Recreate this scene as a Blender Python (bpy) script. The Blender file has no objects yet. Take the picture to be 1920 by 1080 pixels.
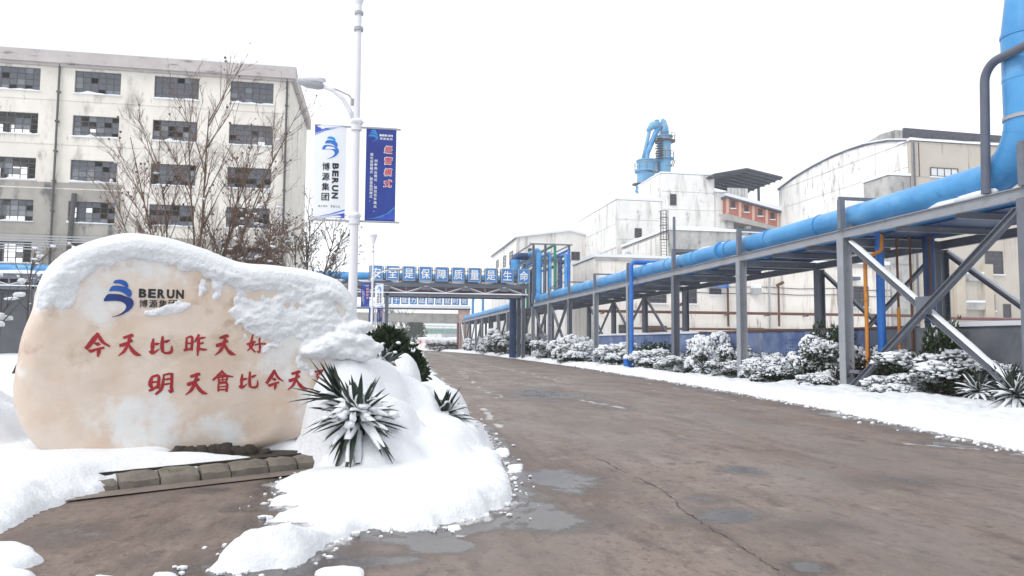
import bpy, bmesh, math, random
import numpy as np
from mathutils import Vector, Matrix, noise
from mathutils.bvhtree import BVHTree
from mathutils.geometry import tessellate_polygon

random.seed(7); RS = np.random.RandomState(7)
S = bpy.context.scene
COL = S.collection
# ------------------------------------------------------------------ camera
F = 1400.0; YAW = math.radians(10.3); PIT = math.radians(4.17); ROLL = math.radians(0.4)
CAM = Vector((0, 0, 1.5))
ROT = Matrix.Rotation(-YAW, 3, 'Z') @ Matrix.Rotation(math.pi/2+PIT, 3, 'X') @ Matrix.Rotation(ROLL, 3, 'Z')
cam = bpy.data.cameras.new('camera'); cam.sensor_width = 36; cam.lens = F/1920*36
cam.clip_start = .1; cam.clip_end = 6000
co = bpy.data.objects.new('camera', cam); COL.objects.link(co)
co.matrix_world = Matrix.Translation(CAM) @ ROT.to_4x4(); S.camera = co
# ------------------------------------------------------------------ overcast sky and sun
SUN_EL, SUN_AZ = math.radians(48), math.radians(-60)      # high, behind the left shoulder, diffused by cloud
W_ = bpy.data.worlds.new('World'); S.world = W_; W_.use_nodes = True
nt = W_.node_tree; bg = nt.nodes['Background']
sky = nt.nodes.new('ShaderNodeTexSky'); sky.sky_type = 'NISHITA'; sky.sun_disc = False
sky.sun_elevation = SUN_EL; sky.sun_rotation = SUN_AZ
hs = nt.nodes.new('ShaderNodeHueSaturation'); hs.inputs['Saturation'].default_value = .2
mx = nt.nodes.new('ShaderNodeMix'); mx.data_type = 'RGBA'; mx.inputs[0].default_value = .75
mx.inputs[7].default_value = (10.0, 10.2, 10.5, 1)        # even white cloud deck
nt.links.new(sky.outputs[0], hs.inputs['Color']); nt.links.new(hs.outputs[0], mx.inputs[6])
nt.links.new(mx.outputs[2], bg.inputs[0]); bg.inputs[1].default_value = .098
sl = bpy.data.lights.new('sun', 'SUN'); sl.energy = 1.35; sl.angle = math.radians(22); sl.color = (1, .97, .93)
so = bpy.data.objects.new('sun', sl); COL.objects.link(so)
sd = Vector((math.sin(SUN_AZ)*math.cos(SUN_EL), -math.cos(SUN_AZ)*math.cos(SUN_EL), math.sin(SUN_EL)))
so.rotation_euler = sd.to_track_quat('Z', 'Y').to_euler(); so.location = (0, 0, 60)
S.view_settings.view_transform = 'Standard'; S.view_settings.look = 'None'
S.view_settings.exposure = 0.46; S.view_settings.gamma = 1; S.view_settings.use_curve_mapping = False
S.cycles.max_bounces = 8; S.cycles.transparent_max_bounces = 12

def ray(px, py): return ROT @ Vector(((px-960)/F, -(py-540)/F, -1))
def G(px, py, z=0.0): d = ray(px, py); return CAM + d*((z-CAM.z)/d.z)
def PX(px, py, X): d = ray(px, py); return CAM + d*(X/d.x)
def PY(px, py, Y): d = ray(px, py); return CAM + d*(Y/d.y)

# ------------------------------------------------------------------ materials
MATS = {}
def surf(name, c1, c2=None, scale=1.0, rough=.7, bump=0., bscale=None, stretch=(1,1,1), c3=None, scale3=1., thr3=(.55,.7),
         stretch3=(1,1,1), metal=0., spec=.5, c4=None, scale4=1., thr4=(.6,.65), stretch4=(1,1,1), detail=6):
    if name in MATS: return MATS[name]
    m = bpy.data.materials.new(name); m.use_nodes = True; t = m.node_tree; N = t.nodes; L = t.links
    b = N['Principled BSDF']; b.inputs['Roughness'].default_value = rough; b.inputs['Metallic'].default_value = metal
    b.inputs['Specular IOR Level'].default_value = spec
    tc = N.new('ShaderNodeTexCoord')
    def nz(sc, st, off=0):
        mp = N.new('ShaderNodeMapping'); mp.inputs['Scale'].default_value = st; mp.inputs['Location'].default_value = (off, off*.7, off*1.3)
        L.new(tc.outputs['Object'], mp.inputs[0])
        n = N.new('ShaderNodeTexNoise'); n.inputs['Scale'].default_value = sc; n.inputs['Detail'].default_value = detail; n.inputs['Roughness'].default_value = .62
        L.new(mp.outputs[0], n.inputs['Vector']); return n.outputs['Fac']
    def mr(f, lo, hi):
        r = N.new('ShaderNodeMapRange'); r.interpolation_type = 'SMOOTHSTEP'
        r.inputs[1].default_value = lo; r.inputs[2].default_value = hi; L.new(f, r.inputs[0]); return r.outputs[0]
    def mix(f, a, c):
        x = N.new('ShaderNodeMix'); x.data_type = 'RGBA'; L.new(f, x.inputs[0])
        if isinstance(a, tuple): x.inputs[6].default_value = (*a, 1)
        else: L.new(a, x.inputs[6])
        x.inputs[7].default_value = (*c, 1); return x.outputs[2]
    col = c1
    if c2: col = mix(mr(nz(scale, stretch), .3, .7), col, c2)
    if c3: col = mix(mr(nz(scale3, stretch3, 5.3), *thr3), col, c3)
    if c4:
        pr = N.new('ShaderNodeMath'); pr.operation = 'MULTIPLY'; L.new(mr(nz(scale4, stretch4, 11.7), *thr4), pr.inputs[0])
        L.new(mr(nz(scale4*.14, (1, 1, 1), 23.1), .44, .62), pr.inputs[1]); col = mix(pr.outputs[0], col, c4)
    if isinstance(col, tuple): b.inputs['Base Color'].default_value = (*col, 1)
    else: L.new(col, b.inputs['Base Color'])
    if bump:
        bp = N.new('ShaderNodeBump'); bp.inputs['Strength'].default_value = 1; bp.inputs['Distance'].default_value = bump
        L.new(nz(bscale or scale*6, (1,1,1), 2.1), bp.inputs['Height']); L.new(bp.outputs[0], b.inputs['Normal'])
    MATS[name] = m; return m

SNOW = surf('snow', (.79,.81,.845), (.75,.775,.82), 1.2, .65, .016, 22, spec=.25)
SNOWR = surf('snow_rough', (.80,.82,.855), (.74,.765,.81), 6, .7, .024, 30, spec=.2)
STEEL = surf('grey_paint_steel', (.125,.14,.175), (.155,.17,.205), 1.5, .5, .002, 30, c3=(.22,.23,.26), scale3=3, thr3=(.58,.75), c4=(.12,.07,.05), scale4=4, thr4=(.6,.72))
STEEL_LIT = surf('skylit_grey_steel', (.27,.285,.32), (.32,.335,.37), 1.2, .45, .002, 30, c3=(.20,.21,.24), scale3=3, thr3=(.56,.75), c4=(.14,.08,.06), scale4=4, thr4=(.6,.72))  # grey steel lightened in colour for sky light caught along the rack front
BLUE = surf('blue_pipe_paint', (.042,.235,.53), (.075,.325,.65), .7, .38, .003, 14, c3=(.17,.42,.70), scale3=.9, thr3=(.50,.72), stretch3=(1,.35,1), c4=(.02,.10,.27), scale4=2.5, thr4=(.62,.78))
BLUE2 = surf('deep_blue_paint', (.015,.13,.5), (.02,.18,.6), 1, .4, .002, 20, c3=(.01,.07,.25), scale3=3, thr3=(.6,.75))
BLUED = surf('dull_blue_paint', (.012,.04,.12), (.02,.065,.18), 1, .5, .003, 20)
GREENP = surf('green_pipe_paint', (.02,.20,.12), (.03,.27,.17), 2, .5)
DARKP = surf('dark_grey_pipe', (.085,.10,.14), (.11,.125,.17), 2, .5, .002, 20)
ORANGE = surf('orange_pipe_paint', (.62,.26,.03), (.5,.17,.02), 4, .5, c3=(.2,.06,.03), scale3=5, thr3=(.58,.7))
RUST = surf('rusty_pipe', (.095,.042,.03), (.14,.065,.045), 2, .8, .004, 30, c3=(.07,.035,.03), scale3=3, thr3=(.55,.7))
MAROON = surf('maroon_pipe', (.13,.045,.06), (.18,.07,.08), 2, .7)
WHITEW = surf('stained_whitewash', (.82,.81,.79), (.73,.715,.685), .35, .85, .01, 8, c3=(.34,.325,.31), scale3=.9, thr3=(.50,.74), stretch3=(1.6,1.6,.16), c4=(.13,.12,.12), scale4=2.0, thr4=(.57,.70), stretch4=(1.3,1.3,.25), detail=11)
WHITER = surf('rust_stained_whitewash', (.82,.79,.745), (.73,.685,.62), .3, .85, .01, 8, c3=(.36,.29,.24), scale3=.8, thr3=(.50,.74), stretch3=(1.8,1.8,.2), c4=(.15,.085,.06), scale4=1.9, thr4=(.57,.70), stretch4=(1.9,1.9,.2), detail=11)
PANELW = surf('white_wall_panel', (.82,.815,.80), (.74,.735,.715), .5, .85, .008, 8, c3=(.44,.42,.40), scale3=.9, thr3=(.50,.74), stretch3=(1.3,1.3,.25), c4=(.17,.16,.155), scale4=1.5, thr4=(.55,.70), stretch4=(1.0,1.0,.5), detail=11)
BEIGEW = surf('beige_grey_render', (.44,.40,.345), (.50,.465,.41), .3, .85, .01, 8, c3=(.24,.21,.19), scale3=1.1, thr3=(.58,.78), stretch3=(1.6,1.6,.18))
STAINC = surf('stained_grey_concrete', (.50,.49,.47), (.30,.30,.30), .5, .9, .01, 8, c3=(.10,.10,.10), scale3=1.2, thr3=(.5,.75), stretch3=(1.6,1.6,.4))
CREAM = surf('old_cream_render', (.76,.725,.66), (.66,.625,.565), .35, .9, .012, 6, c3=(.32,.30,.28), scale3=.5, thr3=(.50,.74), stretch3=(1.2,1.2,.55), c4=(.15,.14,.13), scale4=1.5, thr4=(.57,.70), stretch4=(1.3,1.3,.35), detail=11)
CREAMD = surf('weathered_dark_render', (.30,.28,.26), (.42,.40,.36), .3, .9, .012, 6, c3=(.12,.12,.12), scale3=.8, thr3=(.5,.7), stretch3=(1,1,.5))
PARAP = surf('grey_parapet', (.42,.385,.38), (.50,.46,.45), .5, .9, .01, 6, c3=(.18,.16,.16), scale3=1, thr3=(.55,.75), stretch3=(.6,.6,2))
CONC = surf('grey_concrete', (.34,.33,.32), (.42,.41,.39), .8, .9, .008, 14, c3=(.2,.19,.18), scale3=1.5, thr3=(.55,.75))
KERBM = surf('kerb_concrete', (.21,.19,.16), (.14,.125,.105), 3, .9, .016, 22, c3=(.08,.085,.05), scale3=5, thr3=(.58,.72), c4=(.05,.045,.04), scale4=3, thr4=(.64,.74))
INNER = surf('dim_plaster', (.32,.31,.32), (.40,.39,.39), .4, .9)
FRAMEM = surf('black_steel_frame', (.06,.06,.065), (.10,.095,.09), 4, .7)
DARKROOF = surf('dark_sheet_roof', (.05,.055,.075), (.075,.08,.10), 2, .7)
BRICKP = surf('pale_pink_brick', (.56,.36,.30), (.60,.42,.36), 2, .9, .01, 6)
BRICKR = surf('red_brick', (.42,.17,.13), (.36,.13,.10), 1.5, .9, .01, 9, c3=(.5,.3,.2), scale3=.7, thr3=(.55,.75))
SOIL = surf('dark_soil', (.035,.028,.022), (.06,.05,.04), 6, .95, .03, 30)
POLE = surf('white_lamp_paint', (.70,.70,.74), (.66,.66,.71), 1, .35, .001, 20)
METG = surf('galvanised_grey', (.35,.36,.38), None, 1, .45)
RED = surf('carved_red_paint', (.36,.012,.02), (.26,.008,.014), 9, .55, .004, 40)
BLACK = surf('black_paint', (.012,.012,.014), None, 1, .5)
BARK = surf('reddish_twig_bark', (.10,.062,.045), (.15,.10,.075), 8, .9)
BARKD = surf('dark_twig_bark', (.05,.04,.035), (.08,.065,.055), 8, .9)
POD = surf('dry_seed_pods', (.16,.10,.07), (.11,.075,.055), 12, .9)
LEAFD = surf('dark_evergreen_leaf', (.010,.022,.009), (.022,.046,.015), 9, .5, spec=.2)
LEAFM = surf('olive_green_leaf', (.035,.068,.018), (.018,.042,.012), 9, .5, spec=.25)
AGAVE = surf('agave_leaf', (.012,.022,.018), (.030,.050,.034), 6, .45, spec=.3)
DRYL = surf('brown_dry_leaf', (.035,.024,.015), (.018,.015,.010), 9, .8, spec=.2)
BANW = surf('white_banner_cloth', (.74,.77,.82), None, 1, .55)
BANB = surf('blue_banner_cloth', (.016,.028,.22), (.012,.055,.30), 1.2, .5)
BAND = surf('royal_blue_print', (.03,.05,.40), (.05,.12,.55), 2.5, .5)
LOGO1 = surf('logo_light_blue', (.02,.30,.72), None, 1, .5)
LOGO2 = surf('logo_mid_blue', (.015,.16,.55), None, 1, .5)
LOGO3 = surf('logo_dark_blue', (.012,.035,.24), None, 1, .5)
SLOGO1 = surf('carved_blue_upper', (.008,.075,.34), (.01,.11,.42), 6, .5)
SLOGO3 = surf('carved_blue_lower', (.006,.022,.14), (.008,.045,.24), 5, .5)
SIGNB = surf('sign_blue', (.03,.17,.46), (.05,.23,.55), 3, .5)
WHITEP = surf('white_print', (.80,.82,.85), None, 1, .6)
REDP = surf('red_print', (.62,.03,.05), None, 1, .6)
WALLB = surf('flaking_blue_wall', (.065,.105,.25), (.20,.27,.43), .8, .85, .01, 12, c3=(.22,.25,.33), scale3=1.6, thr3=(.55,.72), stretch3=(1,1,.45), c4=(.03,.035,.05), scale4=1.3, thr4=(.62,.75), stretch4=(1,.6,.5))
WALLG = surf('grey_blue_wall', (.115,.125,.15), (.18,.19,.22), .8, .9, .01, 12, c3=(.07,.075,.09), scale3=1.5, thr3=(.55,.72), stretch3=(1,1,.4), c4=(.06,.05,.2), scale4=.9, thr4=(.66,.74))
GATEG = surf('grey_cladding', (.36,.36,.38), (.42,.42,.43), 1, .8)
SHEDG = surf('dark_shed_cladding', (.075,.085,.10), (.11,.12,.13), .6, .6, c3=(.13,.11,.09), scale3=.5, thr3=(.55,.75))
GLASSG = surf('green_tint_glass', (.16,.34,.30), (.22,.40,.36), 1, .15)
def stone_mat():
    m = surf('polished_peach_stone', (.60,.47,.375), (.68,.595,.52), 1.4, .42, .009, 7, c3=(.70,.70,.695), scale3=.8, thr3=(.50,.60), c4=(.36,.25,.175), scale4=2.6, thr4=(.50,.70), detail=14)
    return m
STONE = stone_mat()
def glass_mat(name, col, alpha):
    m = bpy.data.materials.new(name); m.use_nodes = True; t = m.node_tree; N = t.nodes; L = t.links
    b = N['Principled BSDF']; b.inputs['Base Color'].default_value = (*col, 1); b.inputs['Roughness'].default_value = .18
    b.inputs['Alpha'].default_value = alpha; return m
PANE1 = glass_mat('dusty_glass', (.13,.14,.17), .70)
PANE2 = glass_mat('pale_dusty_glass', (.22,.245,.275), .75)
PANED = surf('dark_window_glass', (.03,.032,.045), (.05,.05,.065), 1.5, .15)
WATER = surf('meltwater', (.10,.095,.10), (.13,.12,.12), 3, .12, .002, 6)

def road_mat():
    m = bpy.data.materials.new('wet_brown_concrete'); m.use_nodes = True; t = m.node_tree; N = t.nodes; L = t.links; b = N['Principled BSDF']
    geo = N.new('ShaderNodeTexCoord').outputs['Object']
    def nz(sc, st=(1,1,1), off=0, det=8):
        mp = N.new('ShaderNodeMapping'); mp.inputs['Scale'].default_value = st; mp.inputs['Location'].default_value = (off, off, off); L.new(geo, mp.inputs[0])
        n = N.new('ShaderNodeTexNoise'); n.inputs['Scale'].default_value = sc; n.inputs['Detail'].default_value = det; n.inputs['Roughness'].default_value = .65
        L.new(mp.outputs[0], n.inputs['Vector']); return n.outputs['Fac']
    def mr(f, lo, hi, a=0., c=1.):
        r = N.new('ShaderNodeMapRange'); r.interpolation_type = 'SMOOTHSTEP'; r.inputs[1].default_value = lo; r.inputs[2].default_value = hi
        r.inputs[3].default_value = a; r.inputs[4].default_value = c; L.new(f, r.inputs[0]); return r.outputs[0]
    def mix(f, a, c):
        x = N.new('ShaderNodeMix'); x.data_type = 'RGBA'; L.new(f, x.inputs[0])
        for s, v in ((6, a), (7, c)):
            if isinstance(v, tuple): x.inputs[s].default_value = (*v, 1)
            else: L.new(v, x.inputs[s])
        return x.outputs[2]
    def mth(op, a, c):
        x = N.new('ShaderNodeMath'); x.operation = op
        for s, v in ((0, a), (1, c)):
            if isinstance(v, (int, float)): x.inputs[s].default_value = v
            else: L.new(v, x.inputs[s])
        return x.outputs[0]
    col = mix(mr(nz(.5, (1, .35, 1)), .32, .68), (.160,.116,.094), (.225,.176,.150))
    col = mix(mr(nz(2.2, (1.6, .45, 1), 3), .45, .75), col, (.095,.068,.057))
    col = mix(mr(nz(14, (1, .6, 1), 17), .5, .7), col, (.098,.071,.059))
    col = mix(mr(nz(26, (1, .7, 1), 5), .55, .72), col, (.29,.24,.205))
    col = mix(mr(nz(60, (1,1,1), 7), .60, .72), col, (.07,.052,.045))
    col = mix(mr(nz(5, (1, .7, 1), 51, 10), .54, .68), col, (.085,.062,.053))
    col = mix(mr(nz(1.6, (1.6, .09, 1), 53, 6), .56, .74), col, (.10,.075,.064))
    col = mix(mr(nz(3.1, (1, .8, 1), 57, 10), .58, .72), col, (.25,.205,.175))
    col = mix(mr(nz(1.3, (1.5, .05, 1), 61, 8), .60, .80), col, (.27,.235,.215))
    col = mix(mth('MULTIPLY', mr(nz(.42, (1, .5, 1), 71, 5), .46, .64), .6), col, (.165,.142,.13))
    wa = N.new('ShaderNodeAttribute'); wa.attribute_name = 'wet'; sa = N.new('ShaderNodeAttribute'); sa.attribute_name = 'slush_sheen'
    edge = mth('MULTIPLY', mth('SUBTRACT', nz(1.8, (1, .8, 1), 9, 12), .5), 1.9)
    wet = mr(mth('ADD', wa.outputs['Fac'], edge), .40, .66)
    damp = mr(mth('ADD', mth('MULTIPLY', wa.outputs['Fac'], .8), mth('MULTIPLY', nz(.9, (1, .5, 1), 15), .6)), .38, .7)
    col = mix(mth('MULTIPLY', damp, .55), col, (.085,.066,.06))
    col = mix(mth('MULTIPLY', wet, .85), col, (.062,.056,.056))
    sl_ = mr(mth('ADD', sa.outputs['Fac'], mth('MULTIPLY', mth('SUBTRACT', nz(3.2, (1.4, .5, 1), 21, 12), .5), 2.4)), .48, .80)
    col = mix(mth('MULTIPLY', sl_, .8), col, (.50,.49,.50))
    L.new(col, b.inputs['Base Color'])
    r0 = mr(nz(1.1, (1, .5, 1), 31), .35, .65, .46, .66)
    r1 = N.new('ShaderNodeMix'); L.new(wet, r1.inputs[0]); L.new(r0, r1.inputs[2]); r1.inputs[3].default_value = .20
    L.new(r1.outputs[0], b.inputs['Roughness']); b.inputs['Specular IOR Level'].default_value = .42
    h = mth('ADD', mth('MULTIPLY', nz(30, (1, .6, 1), 41), .6), mth('MULTIPLY', nz(6, (1, .5, 1), 43), 1.0))
    h = mth('MULTIPLY', h, mth('SUBTRACT', 1.0, mth('MULTIPLY', wet, .85)))
    h = mth('ADD', h, mth('MULTIPLY', sl_, 1.6))
    bp = N.new('ShaderNodeBump'); bp.inputs['Strength'].default_value = 1; bp.inputs['Distance'].default_value = .010; L.new(h, bp.inputs['Height']); L.new(bp.outputs[0], b.inputs['Normal'])
    return m
ROAD = road_mat()

# ------------------------------------------------------------------ builders
ORG = {}      # world origin of every parent, so that parts can be written in world coordinates
def tag(o, label=None, cat=None, group=None, kind=None):
    if label: o['label'] = label
    if cat: o['category'] = cat
    if group: o['group'] = group
    if kind: o['kind'] = kind
    return o
def thing(name, loc, label, cat, group=None):
    o = bpy.data.objects.new(name, None); COL.objects.link(o); o.location = loc; o.empty_display_size = .3
    ORG[o.name] = Vector(loc); return tag(o, label, cat, group)
def link(name, me, parent=None, loc=(0, 0, 0)):
    o = bpy.data.objects.new(name, me); COL.objects.link(o)
    if parent is not None: o.parent = parent; ORG[o.name] = ORG[parent.name]
    else: o.location = loc; ORG[o.name] = Vector(loc)
    return o
class MB:
    def __init__(s): s.v = []; s.f = []; s.m = []; s.mi = 0
    def add(s, vs, fs):
        k = len(s.v); s.v += [tuple(p) for p in vs]; s.f += [tuple(i+k for i in f) for f in fs]; s.m += [s.mi]*len(fs); return s
    def box(s, x0, x1, y0, y1, z0, z1):
        x0, x1 = min(x0, x1), max(x0, x1); y0, y1 = min(y0, y1), max(y0, y1); z0, z1 = min(z0, z1), max(z0, z1)
        return s.add([(x0,y0,z0),(x1,y0,z0),(x1,y1,z0),(x0,y1,z0),(x0,y0,z1),(x1,y0,z1),(x1,y1,z1),(x0,y1,z1)],
                     [(3,2,1,0),(4,5,6,7),(0,1,5,4),(1,2,6,5),(2,3,7,6),(3,0,4,7)])
    def bar(s, p, q, w, h, up=(0, 0, 1), off=(0, 0)):
        p, q = Vector(p), Vector(q); d = (q-p).normalized(); up = Vector(up)
        if abs(d.dot(up)) > .99: up = Vector((0, 1, 0))
        a = d.cross(up).normalized(); b = a.cross(d).normalized(); o = a*off[0]+b*off[1]
        vs = [e+o+a*i*w/2+b*j*h/2 for e in (p, q) for i, j in ((-1,-1),(1,-1),(1,1),(-1,1))]
        return s.add(vs, [(0,1,2,3),(7,6,5,4),(0,4,5,1),(1,5,6,2),(2,6,7,3),(3,7,4,0)])
    def ibar(s, p, q, w, h, t=.02, up=(0, 0, 1)):
        s.bar(p, q, w, t, up, (0, h/2-t/2)); s.bar(p, q, w, t, up, (0, -h/2+t/2)); return s.bar(p, q, t, h-2*t, up)
    def tube(s, pts, r, n=8, cap=True):
        pts = [Vector(p) for p in pts]; rs = r if isinstance(r, (list, tuple)) else [r]*len(pts)
        k0 = len(s.v); vs = []; fs = []
        d0 = (pts[1]-pts[0]).normalized(); ref = Vector((0, 0, 1)) if abs(d0.z) < .9 else Vector((0, 1, 0))
        a = d0.cross(ref).normalized()
        for i, p in enumerate(pts):
            d = (pts[min(i+1, len(pts)-1)]-pts[max(i-1, 0)]).normalized()
            a = (a-d*a.dot(d)).normalized(); b = d.cross(a)
            vs += [p+(a*math.cos(2*math.pi*j/n)+b*math.sin(2*math.pi*j/n))*rs[i] for j in range(n)]
        for i in range(len(pts)-1):
            for j in range(n):
                fs.append((i*n+j, i*n+(j+1) % n, (i+1)*n+(j+1) % n, (i+1)*n+j))
        if cap: fs.append(tuple(reversed(range(n)))); fs.append(tuple(range(len(vs)-n, len(vs))))
        return s.add(vs, fs)
    def poly(s, pts, dvec):
        """a polygon (list of 3-D points) extruded by dvec"""
        pts = [Vector(p) for p in pts]; dv = Vector(dvec); n = len(pts)
        tri = tessellate_polygon([pts]); nrm = Vector((0, 0, 0))
        for i in range(n): nrm += pts[i].cross(pts[(i+1) % n])
        flip = nrm.dot(dv) < 0
        if flip: pts = pts[::-1]; tri = tessellate_polygon([pts])
        vs = pts+[p+dv for p in pts]; fs = []
        for t_ in tri:
            a, b, c = t_; nn = (pts[b]-pts[a]).cross(pts[c]-pts[a])
            if nn.dot(dv) < 0: a, b, c = a, c, b
            fs.append((a+n, b+n, c+n)); fs.append((c, b, a))
        fs += [(i, (i+1) % n, (i+1) % n+n, i+n) for i in range(n)]
        return s.add(vs, fs)
    def blob(s, c, r, n1=5, n2=8, jit=.15, rng=random):
        c = Vector(c); vs = [c+Vector((0, 0, r[2]))]; fs = []
        for i in range(1, n1):
            for j in range(n2):
                k = 1+rng.uniform(-jit, jit); th = math.pi*i/n1; ph = 2*math.pi*(j+.5*(i % 2))/n2
                vs.append(c+Vector((r[0]*math.sin(th)*math.cos(ph)*k, r[1]*math.sin(th)*math.sin(ph)*k, r[2]*math.cos(th)*k)))
        vs.append(c-Vector((0, 0, r[2]))); e = len(vs)-1
        for j in range(n2):
            fs.append((0, 1+j, 1+(j+1) % n2)); fs.append((e, e-n2+(j+1) % n2, e-n2+j))
            for i in range(n1-2):
                a = 1+i*n2; fs.append((a+j, a+n2+j, a+n2+(j+1) % n2, a+(j+1) % n2))
        return s.add(vs, fs)
    def mesh(s, name, mats, o=(0, 0, 0), smooth=False, ang=None):
        me = bpy.data.meshes.new(name); o = Vector(o)
        me.from_pydata([(p[0]-o[0], p[1]-o[1], p[2]-o[2]) for p in s.v], [], s.f)
        mats = mats if isinstance(mats, (list, tuple)) else [mats]
        for m in mats: me.materials.append(m)
        if len(mats) > 1: me.polygons.foreach_set('material_index', s.m)
        if smooth: me.shade_smooth() if ang is None else me.set_sharp_from_angle(angle=math.radians(ang))
        if smooth and ang is not None: me.polygons.foreach_set('use_smooth', [True]*len(me.polygons))
        me.update(); return me
    def build(s, name, mats, parent=None, smooth=False, ang=None, origin=None):
        if parent is not None: return link(name, s.mesh(name, mats, ORG[parent.name], smooth, ang), parent)
        if origin is None:
            a = np.array(s.v); origin = ((a[:, 0].min()+a[:, 0].max())/2, (a[:, 1].min()+a[:, 1].max())/2, a[:, 2].min())
        return link(name, s.mesh(name, mats, origin, smooth, ang), None, origin)
def one(name, mat, parent, fn, smooth=False, ang=None):
    m = MB(); fn(m); return m.build(name, mat, parent, smooth, ang)
def arc(p0, p1, p2, r, n=6):
    """rounded corner at p1"""
    p0, p1, p2 = Vector(p0), Vector(p1), Vector(p2); a = (p0-p1).normalized(); b = (p2-p1).normalized()
    h = math.acos(max(-1, min(1, a.dot(b))))/2; t = r/math.tan(h); c = p1+(a+b).normalized()*(r/math.sin(h))
    s0 = p1+a*t-c; s1 = p1+b*t-c; w = s0.angle(s1)
    return [c+(s0*math.sin((1-k/n)*w)+s1*math.sin(k/n*w))/math.sin(w) for k in range(n+1)]
def path(pts, r, n=6):
    out = [Vector(pts[0])]
    for i in range(1, len(pts)-1): out += arc(pts[i-1], pts[i], pts[i+1], r, n)
    return out+[Vector(pts[-1])]

# ------------------------------------------------------------------ glyphs
GL = {}
def glyph(ch, bold=.018):
    if ord(ch) > 255:
        V, Fc, sz = glyph_raw(ch, 0.); n = len(V); b = bold*.55
        if not n or b < .004: return V, Fc, sz
        vs, fs = [], []
        for i, (dx, dy) in enumerate(((-b, -b*.6), (b, -b*.6), (b, b*.6), (-b, b*.6), (0, 0))): vs.append(np.column_stack([V[:, :2]+np.array([dx, dy]), np.full(n, i*.0009)])); fs += [tuple(k+i*n for k in f) for f in Fc]
        return np.concatenate(vs), fs, sz
    return glyph_raw(ch, bold)
def glyph_raw(ch, bold):
    if (ch, bold) in GL: return GL[(ch, bold)]
    c = bpy.data.curves.new('t', 'FONT'); c.body = ch; c.offset = bold; c.resolution_u = 3
    o = bpy.data.objects.new('t', c); COL.objects.link(o); dg = bpy.context.evaluated_depsgraph_get()
    me = bpy.data.meshes.new_from_object(o.evaluated_get(dg), depsgraph=dg)
    V = np.array([v.co[:2] for v in me.vertices]).reshape(-1, 2); Fc = [tuple(p.vertices) for p in me.polygons]
    bpy.data.objects.remove(o); bpy.data.curves.remove(c); bpy.data.meshes.remove(me)
    if len(V):
        lo, hi = V.min(0), V.max(0); GL[(ch, bold)] = np.column_stack([(V-lo)/(hi-lo), np.zeros(len(V))]), Fc, (hi-lo)
    else: GL[(ch, bold)] = (np.zeros((0, 3)), Fc, np.array([.3, .3]))
    return GL[(ch, bold)]
def put_glyph(mb, ch, o, r, u, w, h, bold=.018):
    """glyph ch filling the w x h box whose lower left corner is o; r, u unit vectors"""
    V, Fc, _ = glyph(ch, bold)
    nn = r.cross(u); mb.add([o+r*(x*w)+u*(y*h)+nn*dz*6 for x, y, dz in V], Fc)
EMB = {'a': [(305,248),(350,178),(480,165),(580,195),(632,250),(640,322),(590,318),(545,290),(500,262),(420,246)],
       'b': [(225,408),(285,300),(400,285),(530,298),(640,330),(700,370),(722,430),(705,500),(640,492),(590,458),(520,415),(430,398),(330,395)],
       'c': [(112,603),(200,455),(330,450),(480,455),(600,492),(705,515),(755,570),(772,635),(740,712),(660,782),(540,848),(400,888),(298,898),(420,868),(520,818),(592,755),(618,690),(590,640),(520,600),(420,583),(280,588)]}
def smooth_poly(p, n=3):
    p = np.array(p, float)
    for _ in range(n-1):
        q = np.roll(p, -1, 0); p = np.stack([p*.78+q*.22, p*.22+q*.78], 1).reshape(-1, 2)
    return p
def emblem(parent, o, r, u, w, mats, dv, name='emblem'):
    for k, mt in zip('abc', mats):
        P = smooth_poly(EMB[k], 2); m = MB()
        m.poly([o+r*((x-112)/660*w)+u*((898-y)/660*w) for x, y in P], dv); m.build(name, mt, parent)
def lat(v): return Vector(v)

# ================================================================== ground, road, snow
def vnoise(x, y, sc, seed=0.0, oct=3):
    """cheap numpy value noise"""
    tot = np.zeros_like(x, float); amp = 1.; nrm = 0
    for k in range(oct):
        X = x*sc*2**k+seed*17.3+k*31.7; Y = y*sc*2**k+seed*9.1+k*11.3
        xi = np.floor(X).astype(np.int64); yi = np.floor(Y).astype(np.int64); fx = X-xi; fy = Y-yi
        fx = fx*fx*(3-2*fx); fy = fy*fy*(3-2*fy)
        def h(a, b):
            n = (a*374761393+b*668265263) & 0xffffffff; n = ((n ^ (n >> 13))*1274126177) & 0xffffffff
            return ((n ^ (n >> 16)) & 0xffff)/65535.
        v = (h(xi, yi)*(1-fx)+h(xi+1, yi)*fx)*(1-fy)+(h(xi, yi+1)*(1-fx)+h(xi+1, yi+1)*fx)*fy
        tot += v*amp; nrm += amp; amp *= .5
    return tot/nrm
def poly_sd(x, y, P):
    """signed distance to polygon, positive inside"""
    P = np.array(P, float); d2 = np.full(x.shape, 1e18); ins = np.zeros(x.shape, bool)
    for i in range(len(P)):
        a, b = P[i], P[(i+1) % len(P)]; e = b-a; wx, wy = x-a[0], y-a[1]
        t = np.clip((wx*e[0]+wy*e[1])/(e@e+1e-12), 0, 1); d2 = np.minimum(d2, (wx-e[0]*t)**2+(wy-e[1]*t)**2)
        c = (a[1] > y) != (b[1] > y)
        with np.errstate(divide='ignore', invalid='ignore'): c &= x < (b[0]-a[0])*(y-a[1])/(b[1]-a[1]+1e-15)+a[0]
        ins ^= c
    return np.where(ins, 1, -1)*np.sqrt(d2)
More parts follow.
